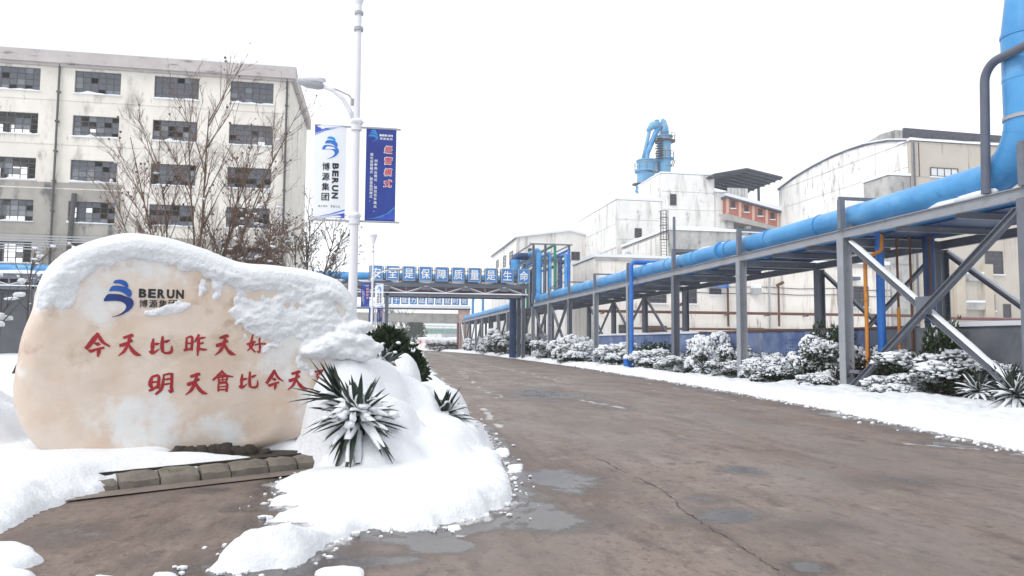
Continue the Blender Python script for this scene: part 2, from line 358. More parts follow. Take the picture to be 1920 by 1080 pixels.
def line_d(x, y, P):
    d2 = np.full(x.shape, 1e18)
    for a, b in zip(P[:-1], P[1:]):
        a, b = np.array(a), np.array(b); e = b-a; wx, wy = x-a[0], y-a[1]; t = np.clip((wx*e[0]+wy*e[1])/(e@e+1e-12), 0, 1)
        d2 = np.minimum(d2, (wx-e[0]*t)**2+(wy-e[1]*t)**2)
    return np.sqrt(d2)
def grid_mesh(name, xs, ys, Z, mat, keep=None, attrs=None, kind='structure'):
    nx, ny = len(xs), len(ys); X, Y = np.meshgrid(xs, ys)
    me = bpy.data.meshes.new(name); V = np.stack([X, Y, Z], -1).reshape(-1, 3)
    i = np.arange(ny-1)[:, None]*nx+np.arange(nx-1)[None, :]; Q = np.stack([i, i+1, i+nx+1, i+nx], -1).reshape(-1, 4)
    if keep is not None: Q = Q[keep.reshape(-1)[Q].any(1)]
    used = np.unique(Q); mp = np.full(len(V), -1); mp[used] = np.arange(len(used)); Q = mp[Q]; V = V[used]
    me.vertices.add(len(V)); me.vertices.foreach_set('co', V.ravel()); me.loops.add(Q.size); me.loops.foreach_set('vertex_index', Q.ravel())
    me.polygons.add(len(Q)); me.polygons.foreach_set('loop_start', np.arange(len(Q))*4)
    me.polygons.foreach_set('use_smooth', np.ones(len(Q), bool))
    for k, a in (attrs or {}).items():
        at = me.attributes.new(k, 'FLOAT', 'POINT'); at.data.foreach_set('value', a.reshape(-1)[used].astype(np.float32))
    me.materials.append(mat); me.update(calc_edges=True); me.validate()
    return tag(link(name, me), kind=kind)
sstep = lambda x, a, b: (lambda t: t*t*(3-2*t))(np.clip((x-a)/(b-a), 0, 1))

tag(one('ground', SNOW, None, lambda m: m.add([(-3000,-3000,-.03),(3000,-3000,-.03),(3000,3000,-.03),(-3000,3000,-.03)], [(0,1,2,3)])), kind='structure')

# road: right and left edges, world metres
R_EDGE = [(6.9,-6),(8.2,2),(9.2,9.4),(10.6,17.5),(11.4,25.7),(12.4,43.5),(12.7,59.8),(13.0,94),(11.6,113),(8.4,132)]
L_EDGE = [(6.8,111),(5.2,80),(3.5,51.8),(2.55,28.7),(2.18,20.4),(1.8,14.2),(1.79,12.2)]
xs = np.concatenate([np.arange(-9, -4, .2), np.arange(-4, 11, .06), np.arange(11, 16, .3)]); ys = np.concatenate([np.arange(-6, 3.6, .4), np.arange(3.6, 24, .06), np.arange(24, 60, .22), np.arange(60, 136, .8)])
X, Y = np.meshgrid(xs, ys)
wet = np.zeros_like(X); slush_sheen = np.zeros_like(X)
def ell(px, py, rx, ry, amp, arr):
    c = G(px, py); e = G(px+rx, py); f = G(px, py-ry); g = G(px, py+ry)
    a = abs(e.x-c.x)+.02; b = (f-g).length/2+.02
    arr[:] = np.maximum(arr, amp*np.exp(-(((X-c.x)/a)**2+((Y-c.y)/b)**2)*.9))
def strk(pts, w, amp, arr):
    P = [tuple(G(*p)[:2]) for p in pts]; arr[:] = np.maximum(arr, amp*np.exp(-(line_d(X, Y, P)/w)**2))
for e in [(1065,900,85,26,.85),(1050,975,120,22,1.0),(1000,945,70,14,.8),(1395,882,38,10,.9),(1515,1066,50,12,1.0),(1375,966,70,14,.72),(1290,975,70,12,.5),(1145,762,38,8,.7),(1330,935,60,10,.55),
          (830,1022,70,16,1.0),(720,1050,80,14,.8),(935,835,30,12,.8),(905,800,25,10,.8),(1030,740,110,16,.62),(1800,835,80,9,.75),(1850,838,60,6,.7),(120,1005,110,22,.65),(330,1000,120,26,.4),(395,920,40,5,.9),
          (260,1050,40,22,.55),(1500,990,160,20,.42),(1700,900,160,16,.45),(300,905,150,10,.5)]: ell(*e, wet)
strk([(880,800),(915,830),(945,880),(975,930),(960,965),(900,990),(780,1015),(690,1010)], .16, .85, wet)
strk([(500,990),(560,1010)], .2, .6, wet)
for p, w, a in [([(865,690),(885,695),(905,700)],.35,.55),([(820,664),(900,682),(1000,702),(1060,716)],.6,.5),([(850,683),(880,712),(915,735),(950,748)],.3,.5),([(1090,750),(1170,765)],.12,.8),
                ([(930,716),(1040,722)],.25,.6),([(1700,832),(1830,842)],.10,.8),([(800,660),(850,668)],.5,.7),([(1300,735),(1400,757)],.16,.55),([(1180,712),(1320,738)],.2,.5),([(930,850),(955,853)],.07,.9),
                ([(950,880),(985,882)],.05,.9),([(1040,865),(1090,870)],.05,.55),([(1060,885),(1090,905)],.05,.5),([(905,765),(935,800)],.12,.8),([(1220,730),(1250,738)],.1,.6),([(820,1008),(870,1004)],.05,.7)]: strk(p, w, a, slush_sheen)
# slush crumbs along both snow edges
dR = line_d(X, Y, R_EDGE); dL = line_d(X, Y, L_EDGE)
slush_sheen = np.maximum(slush_sheen, .62*np.exp(-(dR/.35)**2)); slush_sheen = np.maximum(slush_sheen, .60*np.exp(-(dL/.3)**2)); wet = np.maximum(wet, .6*np.exp(-(dR/.9)**2))
slush_sheen = np.maximum(slush_sheen, .38*sstep(Y, 55, 120))  # wet sheen of the far road, painted as a paler colour
TIP = [(1.79,12.2),(1.6,9.66),(1.42,7.9),(1.30,7.05),(.93,6.45),(.34,6.08),(.02,6.22),(-.22,5.95),(-.36,5.62),(-.47,5.3),(-1.05,5.24),(-.66,5.95),(-.42,6.3),(-.86,6.55),(-.52,6.9),(-.95,7.25),(-.70,7.62),(-.92,7.85),(-.95,8.25),(-.62,9.1)]
dT = line_d(X, Y, TIP); slush_sheen = np.maximum(slush_sheen, .66*np.exp(-(dT/.16)**2)); wet = np.maximum(wet, .72*np.exp(-(dT/.40)**2))
Zr = vnoise(X, Y, .5, 3)*.02-.012
kp = (X < np.interp(Y, [p[1] for p in R_EDGE], [p[0] for p in R_EDGE])+1.2) & ((X > np.interp(Y, [p[1] for p in L_EDGE][::-1], [p[0] for p in L_EDGE][::-1])-1.6) | (Y < 12.5))
road = grid_mesh('road', xs, ys, Zr, ROAD, kp, {'wet': wet, 'slush_sheen': slush_sheen})
# the long crack
cp = [G(*p) for p in [(1112,855),(1140,868),(1165,882),(1205,900),(1235,915),(1258,930),(1275,952),(1300,970),(1330,990),(1380,1020),(1410,1040),(1440,1060),(1475,1083),(1520,1110)]]
m = MB(); rr = random.Random(3); pr = None; pts = []
for a, b in zip(cp[:-1], cp[1:]):
    for k in range(7): pts.append(a.lerp(b, k/7)+Vector((rr.uniform(-.022, .022), rr.uniform(-.03, .03), 0)))
for i, p in enumerate(pts):
    w = rr.uniform(.001, .0065)*(1 if i % 9 else .3); z = float(vnoise(np.array([p.x]), np.array([p.y]), .5, 3)[0])*.02-.012+.004
    m.v += [(p.x-w, p.y, z), (p.x+w, p.y+w, z)]
m.f = [(2*i, 2*i+1, 2*i+3, 2*i+2) for i in range(len(pts)-1)]; m.m = [0]*len(m.f)
tag(m.build('road_crack', SOIL), kind='structure')

# ---- snow on the planted island on the left
KA, KB = Vector((-2.69, 8.02, 0)), Vector((-.60, 9.24, 0)); KD = (KB-KA).normalized(); KN = Vector((-KD.y, KD.x, 0))   # kerb line
ISL = [(6.7,111),(5.1,80),(3.4,51.8),(2.45,28.7),(2.1,20.4),(1.75,14.2),(1.79,12.2),(1.6,9.66),(1.42,7.9),(1.30,7.05),(.93,6.45),(.34,6.08),(.02,6.22),(-.22,5.95),(-.36,5.62),(-.47,5.3),(-.8,5.2),(-1.05,5.24),(-.96,5.62),
       (-.66,5.95),(-.42,6.3),(-.55,6.5),(-.86,6.55),(-.52,6.9),(-.48,7.1),(-.95,7.25),(-.70,7.62),(-.92,7.85),(-.95,8.25),(-.72,8.7),(-.62,9.1),(-.72,9.27),(-1.22,8.99),(-1.92,8.57),(-2.33,8.33),(-2.55,8.2),(-2.60,8.0),(-2.82,7.55),(-2.80,7.0),(-2.84,6.5),(-3.3,6.0),(-5,5.4),(-9,5),(-40,5),(-40,111)]
LUMPS = []   # x, y, top z, rx, ry, squareness
def lump(px, py, Yd, rx, ry, e=.55): p = PY(px, py, Yd); LUMPS.append((p.x, p.y, p.z, rx, ry, e))
LUMPS.append((-6.1, 9.9, 1.42, 2.35, 2.3, .85))
lump(655, 662, 10.2, .72, .9, .45); lump(612, 712, 9.5, .30, .36, .4); lump(705, 672, 10.4, .6, .75, .4); lump(762, 664, 11.6, .30, .4, .35); lump(745, 700, 10.6, .75, .8, .5); lump(800, 716, 12.2, .75, .9, .45)
lump(842, 738, 12.4, .36, .6, .4); lump(790, 765, 10.3, .85, .9, .6); lump(850, 778, 10.6, .6, .6, .5); lump(705, 735, 9.5, .72, .7, .55); lump(690, 800, 8.9, .75, .55, .8); lump(770, 800, 9.4, .9, .7, .8)
SU0 = (math.cos(math.radians(18)), math.sin(math.radians(18)))
def island_h(X, Y):
    sdv = poly_sd(X, Y, ISL)+(vnoise(X, Y, 2.2, 5)-.5)*(.08+.14*sstep(Y, 8.6, 10.5))+(vnoise(X, Y, 9, 6)-.5)*.12*sstep(Y, 9.5, 8)+(vnoise(X, Y, 22, 7)-.5)*.05
    t = np.clip(sdv/.22, 0, 1); h = .10*np.sqrt(np.maximum(0, 1-(1-t)**2))
    dk = (X-KA.x)*KN.x+(Y-KA.y)*KN.y                                     # depth behind the kerb line
    inside = sstep(dk, -.10, .55)*sstep(X, 1.9, 1.2)+sstep(X, -2.55, -3.1)*sstep(Y, 6.4, 7.6)*.6
    h += np.clip(inside, 0, 1)*.16*t + .05*sstep(sdv, .2, .9)
    h += t*((vnoise(X, Y, 1.1, 8)-.45)*.10+(vnoise(X, Y, 4, 9, 4)-.5)*.05*sstep(Y, 9.5, 7)+(vnoise(X, Y, 13, 19, 3)-.5)*.022*sstep(Y, 9., 7))
    # shovelled ridges on the tip
    rd = line_d(X, Y, [(-.85,5.4),(-.25,5.75),(.2,6.35),(.9,6.7),(1.3,7.3)]); h += t*.09*np.exp(-(rd/.17)**2)*(.5+1.1*vnoise(X, Y, 3.3, 83))
    rd = line_d(X, Y, [(-.5,6.75),(.1,6.9),(.6,7.2),(1.2,7.6)]); h += t*.06*np.exp(-(rd/.16)**2)
    wx, wy = X+(vnoise(X, Y, 2.1, 41)-.5)*.30, Y+(vnoise(X, Y, 2.1, 43)-.5)*.30
    for lx, ly, lz, rx, ry, e in LUMPS:
        q = ((wx-lx)/rx)**2+((wy-ly)/ry)**2; g = lz*np.clip(1-q, 0, 1)**e*np.clip(t*1.0, 0, 1)
        h = np.where(g > 0, np.log(np.exp(14*h)+np.exp(14*g))/14-np.log(2)/14*np.exp(-14*np.abs(h-g)), h)
    lumpy = sstep(h, .35, .6); h += lumpy*((vnoise(X, Y, 3.5, 47)-.5)*.10+(vnoise(X, Y, 11, 48)-.5)*.03)
    # trampled gap against the stone, bare soil shows
    ga = (X+1.60)*SU0[0]+(Y-9.36)*SU0[1]; gb = -(X+1.60)*SU0[1]+(Y-9.36)*SU0[0]; q = (ga/.62)**2+(gb/.20)**2; h -= .55*np.exp(-q*q)*(.75+.5*vnoise(X, Y, 5, 77))
    h = np.where(sdv > 0, h, -.06+np.maximum(sdv, -.5)*.2)
    return h, sdv
xs = np.arange(-9, 3.2, .045); ys = np.arange(4.9, 20, .045); X, Y = np.meshgrid(xs, ys); Hh, sdv = island_h(X, Y)
sn = grid_mesh('snow_island', xs, ys, Hh, SNOW, sdv > -.06)  # near snow
xs = np.arange(-40, 7.2, .35); ys = np.arange(19.95, 112, .35); X, Y = np.meshgrid(xs, ys); sdv = poly_sd(X, Y, ISL)+(vnoise(X, Y, 1, 5)-.5)*.5
Hf = np.where(sdv > 0, .05+.2*sstep(sdv, 0, .8)+(vnoise(X, Y, .7, 4)-.4)*.25*sstep(sdv, 0, 1), -.06)
grid_mesh('snow_field', xs, ys, Hf, SNOW, sdv > -.3)
# small separate lumps left by the shovel
def snow_lump(pts_px, h, label):
    P = [tuple(G(*p)[:2]) for p in pts_px]; a = np.array(P); x = np.arange(a[:, 0].min()-.1, a[:, 0].max()+.1, .025); y = np.arange(a[:, 1].min()-.1, a[:, 1].max()+.1, .025)
    X, Y = np.meshgrid(x, y); s_ = poly_sd(X, Y, P)+(vnoise(X, Y, 5, 2)-.5)*.10; t = np.clip(s_/.14, 0, 1)
    Z = np.where(s_ > 0, h*np.sqrt(1-(1-t)**2)*(.65+.7*vnoise(X, Y, 6, 12)), -.05); o = grid_mesh('snow_lump', x, y, Z, SNOW, s_ > -.04, None, 'thing')
    del o['kind']; tag(o, label, 'snow', 'snow lumps left on the paving')
snow_lump([(-60,1062),(-60,1022),(0,1028),(50,1032),(86,1052),(60,1064),(20,1070)], .09, 'loose snow lump on brown paving at the lower left corner')
snow_lump([(-60,1110),(-40,1072),(30,1072),(80,1085),(60,1110)], .07, 'snow heap cut by the bottom left edge of the view')
snow_lump([(285,1080),(330,1078),(335,1100),(280,1100)], .05, 'small snow lump at the bottom edge left of the shovelled ridge')
snow_lump([(180,1084),(218,1084),(218,1100),(180,1100)], .04, 'tiny snow lump at the bottom edge beside dark paving spots')
snow_lump([(585,1075),(640,1062),(684,1066),(684,1085),(600,1090)], .05, 'narrow snow crust on wet paving just below the shovelled ridge')
snow_lump([(932,842),(955,842),(950,856),(930,858)], .03, 'small snow chunk on wet road beside the snow tip')
snow_lump([(955,874),(982,870),(978,884),(955,886)], .03, 'small snow chunk farthest out on the road from the snow tip')
snow_lump([(835,988),(858,986),(858,994),(836,995)], .02, 'thin snow chip on the road just off the snow tip')

# crumbs of snow scattered off the edges
m = MB(); cr = random.Random(77); ip = [Vector((*p, 0)) for p in ISL[5:31]]
for a, b in zip(ip[:-1], ip[1:]):
    for k in range(int((b-a).length*26)):
        p = a.lerp(b, cr.random())+Vector((cr.gauss(0, .13), cr.gauss(0, .13), 0)); q = cr.uniform(.006, .026)*(1.6 if cr.random() < .1 else 1); m.blob((p.x, p.y, q*.35), (q*cr.uniform(.8, 1.6), q*cr.uniform(.8, 1.6), q*.7), 3, 5, .3, cr)
for a, b in zip(R_EDGE[1:5], R_EDGE[2:6]):
    a, b = Vector((*a, 0)), Vector((*b, 0))
    for k in range(int((b-a).length*16)): p = a.lerp(b, cr.random())+Vector((cr.gauss(-.05, .2), 0, 0)); q = cr.uniform(.01, .045); m.blob((p.x, p.y, q*.35), (q*cr.uniform(.8, 1.5), q*cr.uniform(.8, 1.5), q*.7), 3, 5, .3, cr)
tag(m.build('snow_crumbs', SNOW), 'loose crumbs of snow scattered along the snow edges on the road', 'snow', None, 'stuff')

# ---- snow bank along the right verge
BANK = R_EDGE+[(8.4,140),(60,140),(60,-6)]
def bank_h(X, Y):
    sdv = poly_sd(X, Y, BANK)+(vnoise(X, Y, 1.6, 15)-.5)*.35*np.clip(Y/25, .35, 1)+(vnoise(X, Y, 6, 16)-.5)*.14
    t = np.clip(sdv/.30, 0, 1); h = .15*np.sqrt(np.maximum(0, 1-(1-t)**2))
    rd = np.exp(-((sdv-.75)/.55)**2); h += t*rd*(.10+.16*(vnoise(X, Y, .9, 18)-.35))+t*(1-sstep(sdv, .8, 2))*((vnoise(X, Y, 3.2, 20, 4)-.5)*.17+(vnoise(X, Y, 12, 22)-.5)*.05)
    h += .04*sstep(sdv, .5, 2)+t*sstep(sdv, 1.0, 1.8)*((vnoise(X, Y, 1.1, 23)-.42)*.36+(vnoise(X, Y, 4, 24)-.5)*.12)
    return np.where(sdv > 0, h, -.06), sdv
xs = np.arange(7.4, 16.4, .07); ys = np.arange(2, 46, .07); X, Y = np.meshgrid(xs, ys); Hb, sdv = bank_h(X, Y); grid_mesh('snow_bank', xs, ys, Hb, SNOWR, sdv > -.08)
xs = np.arange(7.5, 60, .3); ys = np.arange(45.9, 138, .3); X, Y = np.meshgrid(xs, ys); Hb, sdv = bank_h(X, Y); grid_mesh('snow_bank', xs, ys, Hb, SNOWR, sdv > -.2)
xs = np.arange(16.35, 60, .5); ys = np.arange(2, 46.4, .5); X, Y = np.meshgrid(xs, ys); Hb, sdv = bank_h(X, Y); grid_mesh('snow_bank', xs, ys, Hb, SNOWR)
def snow_z(x, y):
    if x > 7: return float(bank_h(np.array([[x]], float), np.array([[y]], float))[0][0, 0])
    return float(island_h(np.array([[x]], float), np.array([[y]], float))[0][0, 0])

# ---- kerb of the island with its separate stones
kerb = thing('kerb', tuple((KA+KB)/2), 'row of worn grey kerb stones below the snow in front of the inscribed stone', 'kerb')
cuts = [(-.02,.23),(.25,.62),(.635,1.02),(1.05,1.35),(1.365,1.78),(1.795,2.12),(2.14,2.45)]
kr = random.Random(5)
for i, (a, b) in enumerate(cuts):
    m = MB(); nsg = 5; h = .145 if i else .10; V = []
    for k in range(nsg+1):
        q = a+(b-a)*k/nsg; e = .022 if k in (0, nsg) else 0
        for (d, z) in ((0, -.05), (.006+e, h*.55), (.03+e, h-.045-e*.5), (.075+e, h-e*.6), (.20, h-e*.6+.004), (.22, -.05)):
            p = KA+KD*q+KN*(d+kr.uniform(-.009, .009))+Vector((0, 0, z+kr.uniform(-.008, .008))); V.append(p)
    Fc = [(k*6+j, (k+1)*6+j, (k+1)*6+(j+1) % 6, k*6+(j+1) % 6) for k in range(nsg) for j in range(6)]+[tuple(reversed(range(6))), tuple(range(nsg*6, nsg*6+6))]
    m.add(V, Fc); m.build('kerb_stone', KERBM, kerb, True, 40)
# gutter strip of paler concrete in front of the kerb
m = MB(); P = [KA-KN*.02+KD*-.3, KB-KN*.02+KD*.2, KB-KN*.30+KD*.2, KA-KN*.30+KD*-.3]
m.add([(p.x, p.y, .016) for p in P], [(3, 2, 1, 0)]); tag(m.build('gutter', surf('gutter_concrete', (.21,.175,.15), (.15,.12,.105), 2.5, .55, .006, 24, c3=(.07,.06,.055), scale3=2, thr3=(.55,.75))), kind='structure')
# soil of the bed
m = MB(); A = KA+KN*.21; B = KB+KN*.21
m.poly([(A.x, A.y, -.04), (B.x, B.y, -.04), (B.x-.3, B.y+2, -.04), (A.x-.8, A.y+2, -.04)], (0, 0, .20)); tag(m.build('soil_bed', SOIL), kind='structure')

# ================================================================== the inscribed stone
SRIDGE = True
SA = math.radians(18); SU = Vector((math.cos(SA), math.sin(SA), 0)); SN = Vector((math.sin(SA), -math.cos(SA), 0)); SO = Vector((-1.95, 9.35, 0))
def SP(px, py):
    """pixel -> (u, z) on the front plane of the stone"""
    d = ray(px, py); t = (SO-CAM).dot(SN)/d.dot(SN); p = CAM+d*t; return np.array([(p-SO).dot(SU), p.z])
def SW(u, z, n=0.0): p = SO+SU*u+SN*n; return Vector((p.x, p.y, z))
SIL = [(60,572),(62,540),(75,510),(95,485),(130,460),(180,442),(235,430),(280,433),(330,445),(380,462),(430,480),(465,490),(510,492),(560,496),(610,508),(645,522),(667,547),(679,582),(684,620)]
BOT = [(690,680),(692,740),(680,790),(600,812),(560,828),(460,856),(380,880),(280,895),(200,892),(130,878),(80,850),(45,806),(32,760),(32,720),(40,660),(48,620)]
sil = np.array([SP(*p) for p in SIL]); bot = np.array([SP(*p) for p in BOT])
body_top = sil.copy()
for i in range(len(SIL)):
    k = min(i/4, 1, (len(SIL)-1-i)/3); body_top[i] -= np.array([0, .17*max(k, 0)])
body_top[:5, 0] += .03; body_top[-4:, 0] -= .03
out = np.concatenate([body_top, bot]); per = np.concatenate([[0], np.cumsum(np.linalg.norm(np.roll(out, -1, 0)-out, axis=1))]); NS = 220
uu = np.linspace(0, per[-1], NS, endpoint=False); oc = np.concatenate([out, out[:1]])
ol = np.stack([np.interp(uu, per, oc[:, k]) for k in (0, 1)], 1)
for _ in range(3): ol = (np.roll(ol, 1, 0)+2*ol+np.roll(ol, -1, 0))/4
cen = np.array([0.0, 1.45]); ol[:, 0] = cen[0]+(ol[:, 0]-cen[0])*np.where(ol[:, 0] < 0, 1.022, 1.0)
rings = [(0, 0)]+[(r, 0) for r in np.linspace(.06, .9, 22)]+[(.93, -.012), (.955, -.035), (.975, -.075), (.99, -.14), (1., -.24), (1., -.42), (.985, -.6), (.95, -.75), (.85, -.86), (.5, -.9), (0, -.9)]
m = MB(); idx = []
for r, n in rings:
    P = [cen] if r == 0 else cen+(ol-cen)*r; row = []
    for q in P:
        w = SW(q[0], q[1], n); e = .035*noise.noise(w*.9)+.012*noise.noise(w*3)+.003*noise.noise(w*11)
        if r > .88: e += .03*noise.noise(w*2.3+Vector((5, 0, 0)))
        row.append(len(m.v)); m.v.append(tuple(w+SN*e+SU*(e*.6 if r > .95 else 0)))
    idx.append(row)
for a, b in zip(idx[:-1], idx[1:]):
    for j in range(NS):
        k = (j+1) % NS
        if len(a) == 1: m.f.append((a[0], b[k], b[j]))
        elif len(b) == 1: m.f.append((a[j], a[k], b[0]))
        else: m.f.append((a[j], a[k], b[k], b[j]))
m.m = [0]*len(m.f)
mm = MB(); sr_ = random.Random(8)  # row of dark blobs along the foot of the stone
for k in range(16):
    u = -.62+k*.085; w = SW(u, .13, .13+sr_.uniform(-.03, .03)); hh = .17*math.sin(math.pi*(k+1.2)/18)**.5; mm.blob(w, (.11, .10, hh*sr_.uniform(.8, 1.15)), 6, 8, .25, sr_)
tag(mm.build('dark_ridge', SOIL, None, True), kind='structure')
stone = thing('inscribed_stone', tuple(SO+Vector((0, 0, .15))), 'large peach coloured stone slab with red carved writing and a snow cap', 'boulder')
sb = m.build('stone_body', STONE, stone, True)
bm_ = bmesh.new(); bm_.from_mesh(sb.data); bmesh.ops.recalc_face_normals(bm_, faces=bm_.faces); bm_.to_mesh(sb.data); bm_.free()
BVH = BVHTree.FromPolygons([Vector(v) for v in m.v], m.f)
def on_stone(u, z, lift=.004):
    h = BVH.ray_cast(SW(u, z, 2.0), -SN, 3); p = h[0] if h[0] is not None else SW(u, z, 0); return Vector(p)+SN*lift
# carved brush characters: every stroke is a tapered ribbon of (x, y, width)
BR = {'今':[[(.46,1.0,.10),(.28,.72,.16),(.02,.36,.12)],[(.46,.98,.10),(.68,.64,.11),(1.0,.44,.04)],[(.34,.58,.05),(.48,.54,.11),(.58,.52,.05)],[(.14,.27,.08),(.20,.22,.10),(.42,.30,.09),(.74,.38,.07)],[(.52,.34,.09),(.54,.2,.13),(.50,.0,.05)]],
 '天':[[(.20,.84,.08),(.40,.90,.12),(.56,.96,.10),(.60,.90,.05)],[(.06,.48,.10),(.16,.50,.13),(.38,.60,.09),(.60,.72,.10),(.50,.66,.05)],[(.48,.92,.08),(.40,.55,.12),(.25,.22,.10),(.0,.0,.03)],[(.42,.56,.06),(.58,.28,.11),(.78,.09,.13),(1.0,.02,.03)]],
 '比':[[(.12,.86,.07),(.10,.5,.12),(.10,.08,.10)],[(.14,.54,.08),(.30,.58,.11),(.40,.60,.03)],[(.0,.16,.09),(.12,.06,.12),(.28,.18,.07),(.40,.30,.03)],[(.52,1.0,.06),(.52,.6,.12),(.53,.2,.11),(.66,.06,.09),(.86,.08,.11),(.95,.18,.10),(.94,.48,.03)],[(.58,.68,.05),(.70,.72,.11),(.84,.80,.04)]],
 '昨':[[(.08,.84,.07),(.08,.26,.09)],[(.08,.84,.06),(.32,.88,.09),(.32,.24,.09)],[(.1,.56,.06),(.32,.58,.06)],[(.0,.22,.08),(.16,.26,.08),(.36,.36,.05)],[(.62,1.0,.08),(.54,.78,.10),(.42,.62,.03)],[(.54,.78,.07),(.76,.84,.08),(.92,.88,.05)],[(.62,.8,.08),(.62,.4,.12),(.60,-.04,.05)],[(.66,.54,.06),(.82,.60,.08)],[(.66,.30,.06),(.84,.26,.09),(1.0,.26,.05)]],
 '好':[[(.30,1.0,.06),(.22,.6,.10),(.14,.42,.08),(.3,.24,.08),(.46,.08,.05)],[(.38,.66,.07),(.28,.4,.09),(.04,.16,.05)],[(.0,.50,.08),(.24,.56,.08),(.46,.62,.05)],[(.52,.92,.08),(.70,.97,.08),(.78,.94,.08),(.66,.72,.07)],[(.66,.74,.06),(.72,.4,.09),(.68,.06,.08),(.56,.14,.03)],[(.44,.46,.06),(.7,.52,.06),(1.0,.52,.09)]],
 '明':[[(.06,.80,.09),(.02,.5,.14),(.1,.3,.08)],[(.08,.84,.08),(.36,.88,.09),(.36,.3,.10)],[(.08,.58,.08),(.34,.60,.07)],[(.0,.18,.09),(.16,.26,.10),(.42,.46,.06)],[(.58,.88,.06),(.55,.45,.10),(.48,.2,.11),(.28,.0,.07)],[(.56,.92,.06),(.80,.98,.08),(.94,.96,.10),(.93,.4,.11),(.96,.04,.10),(.80,.18,.03)],[(.6,.70,.06),(.86,.74,.08)],[(.58,.46,.06),(.86,.50,.07)]],
 '會':[[(.46,1.0,.07),(.3,.8,.12),(.02,.56,.07)],[(.44,.98,.07),(.66,.76,.10),(1.0,.70,.04)],[(.36,.76,.05),(.60,.79,.06)],[(.26,.66,.06),(.32,.42,.07)],[(.26,.66,.05),(.70,.71,.07),(.66,.44,.07)],[(.34,.54,.04),(.66,.57,.05)],[(.49,.68,.05),(.49,.44,.05)],[(.32,.43,.05),(.66,.45,.05)],[(.28,.34,.06),(.30,.0,.08)],[(.28,.34,.06),(.70,.38,.08),(.70,-.02,.09)],[(.32,.2,.05),(.68,.22,.05)],[(.30,.05,.06),(.7,.07,.06)]],
 '更':[[(.12,.90,.08),(.5,.95,.09),(.8,.98,.07)],[(.22,.78,.07),(.28,.45,.08)],[(.22,.78,.06),(.78,.83,.09),(.72,.46,.08)],[(.28,.62,.06),(.72,.65,.06)],[(.28,.46,.06),(.72,.48,.06)],[(.5,.95,.06),(.46,.4,.10),(.3,.15,.09),(.02,.0,.04)],[(.28,.34,.06),(.55,.14,.11),(1.0,.0,.05)]]}
def brush(ch, bx, jit=0):
    a = SP(bx[0], bx[3]); b = SP(bx[2], bx[1]); w, h = b-a; m = MB(); rg = random.Random(int(bx[0]))
    for st in BR[ch]:
        P = np.array(st); n = 9 if len(P) > 2 else 6; tt = np.linspace(0, len(P)-1, n)
        if len(P) > 2:      # smooth spline through the stroke points
            Q = np.vstack([2*P[0]-P[1], P, 2*P[-1]-P[-2]]); C = []
            for t in tt:
                i = min(int(t), len(P)-2); f = t-i; p0, p1, p2, p3 = Q[i:i+4]
                C.append(.5*(2*p1+(p2-p0)*f+(2*p0-5*p1+4*p2-p3)*f*f+(3*p1-p0-3*p2+p3)*f**3))
            C = np.array(C)
        else: C = np.array([P[0]+(P[1]-P[0])*t for t in tt])
        C[:, 2] = np.clip(C[:, 2], .03, .2); L_, R_ = [], []
        for i in range(n):
            d = C[min(i+1, n-1), :2]-C[max(i-1, 0), :2]; d = d/(np.linalg.norm(d)+1e-9); nn = np.array([-d[1], d[0]]); ww = C[i, 2]*.70*rg.uniform(.86, 1.14)
            for s_, lst in ((1, L_), (-1, R_)):
                q = C[i, :2]+nn*ww*s_+(d*ww*.6 if i == n-1 else 0)+(-d*ww*.5 if i == 0 else 0); lst.append(on_stone(a[0]+q[0]*w, a[1]+q[1]*h, .005))
        V = L_+R_; k0 = len(V); V = V+[p-SN*.012 for p in V]
        fs = [(i+n, i+1+n, i+1, i) for i in range(n-1)]
        ed = list(range(n))+list(range(2*n-1, n-1, -1)); fs += [(ed[i], ed[(i+1) % len(ed)], ed[(i+1) % len(ed)]+k0, ed[i]+k0) for i in range(len(ed))]
        m.add(V, fs)
    return m.build('character', RED, stone)
ROW1 = [('今',(161,626,207,668)),('天',(222,627,266,667)),('比',(281,631,325,664)),('昨',(345,628,388,665)),('天',(403,628,443,666)),('好',(463,628,498,663))]
ROW2 = [('明',(280,700,325,739)),('天',(348,699,390,740)),('會',(398,695,437,733)),('比',(449,697,486,729)),('今',(500,695,532,731)),('天',(540,695,577,731)),('更',(586,693,622,730))]
for ch, bx in ROW1+ROW2: brush(ch, bx)
# company emblem and lettering
def emb_stone():
    a = SP(191, 594); b = SP(253, 525); sx = (b[0]-a[0])/660; sy = (b[1]-a[1])/733
    for k, mt in zip('abc', (SLOGO1, SLOGO1, SLOGO3)):
        P = smooth_poly(EMB[k], 2); mm = MB(); mm.poly([on_stone(a[0]+(x-112)*sx, a[1]+(898-y)*sy, -.012) for x, y in P], SN*.019); mm.build('emblem', mt, stone)
emb_stone()
def stone_text(chs, x0, x1, y0, y1, x0b=None, gap=.12, bold=.03, dy=0):
    n = len(chs); wid = (x1-x0)/(n-gap)
    for i, ch in enumerate(chs):
        xa = x0+i*wid; xb = xa+wid*(1-gap); t = (xa-x0)*dy
        a = SP(xa, y1+t); b = SP(xb, y0+t); V, Fc, _ = glyph(ch, bold); mm = MB()
        mm.add([on_stone(a[0]+x*(b[0]-a[0]), a[1]+y*(b[1]-a[1]), .005+dz) for x, y, dz in V], Fc); mm.build('letter', BLACK, stone)
stone_text('BERUN', 260, 345, 541.5, 558, bold=.05, dy=.03)
stone_text('博源集团', 261, 332, 562, 576, bold=.03, dy=.02)

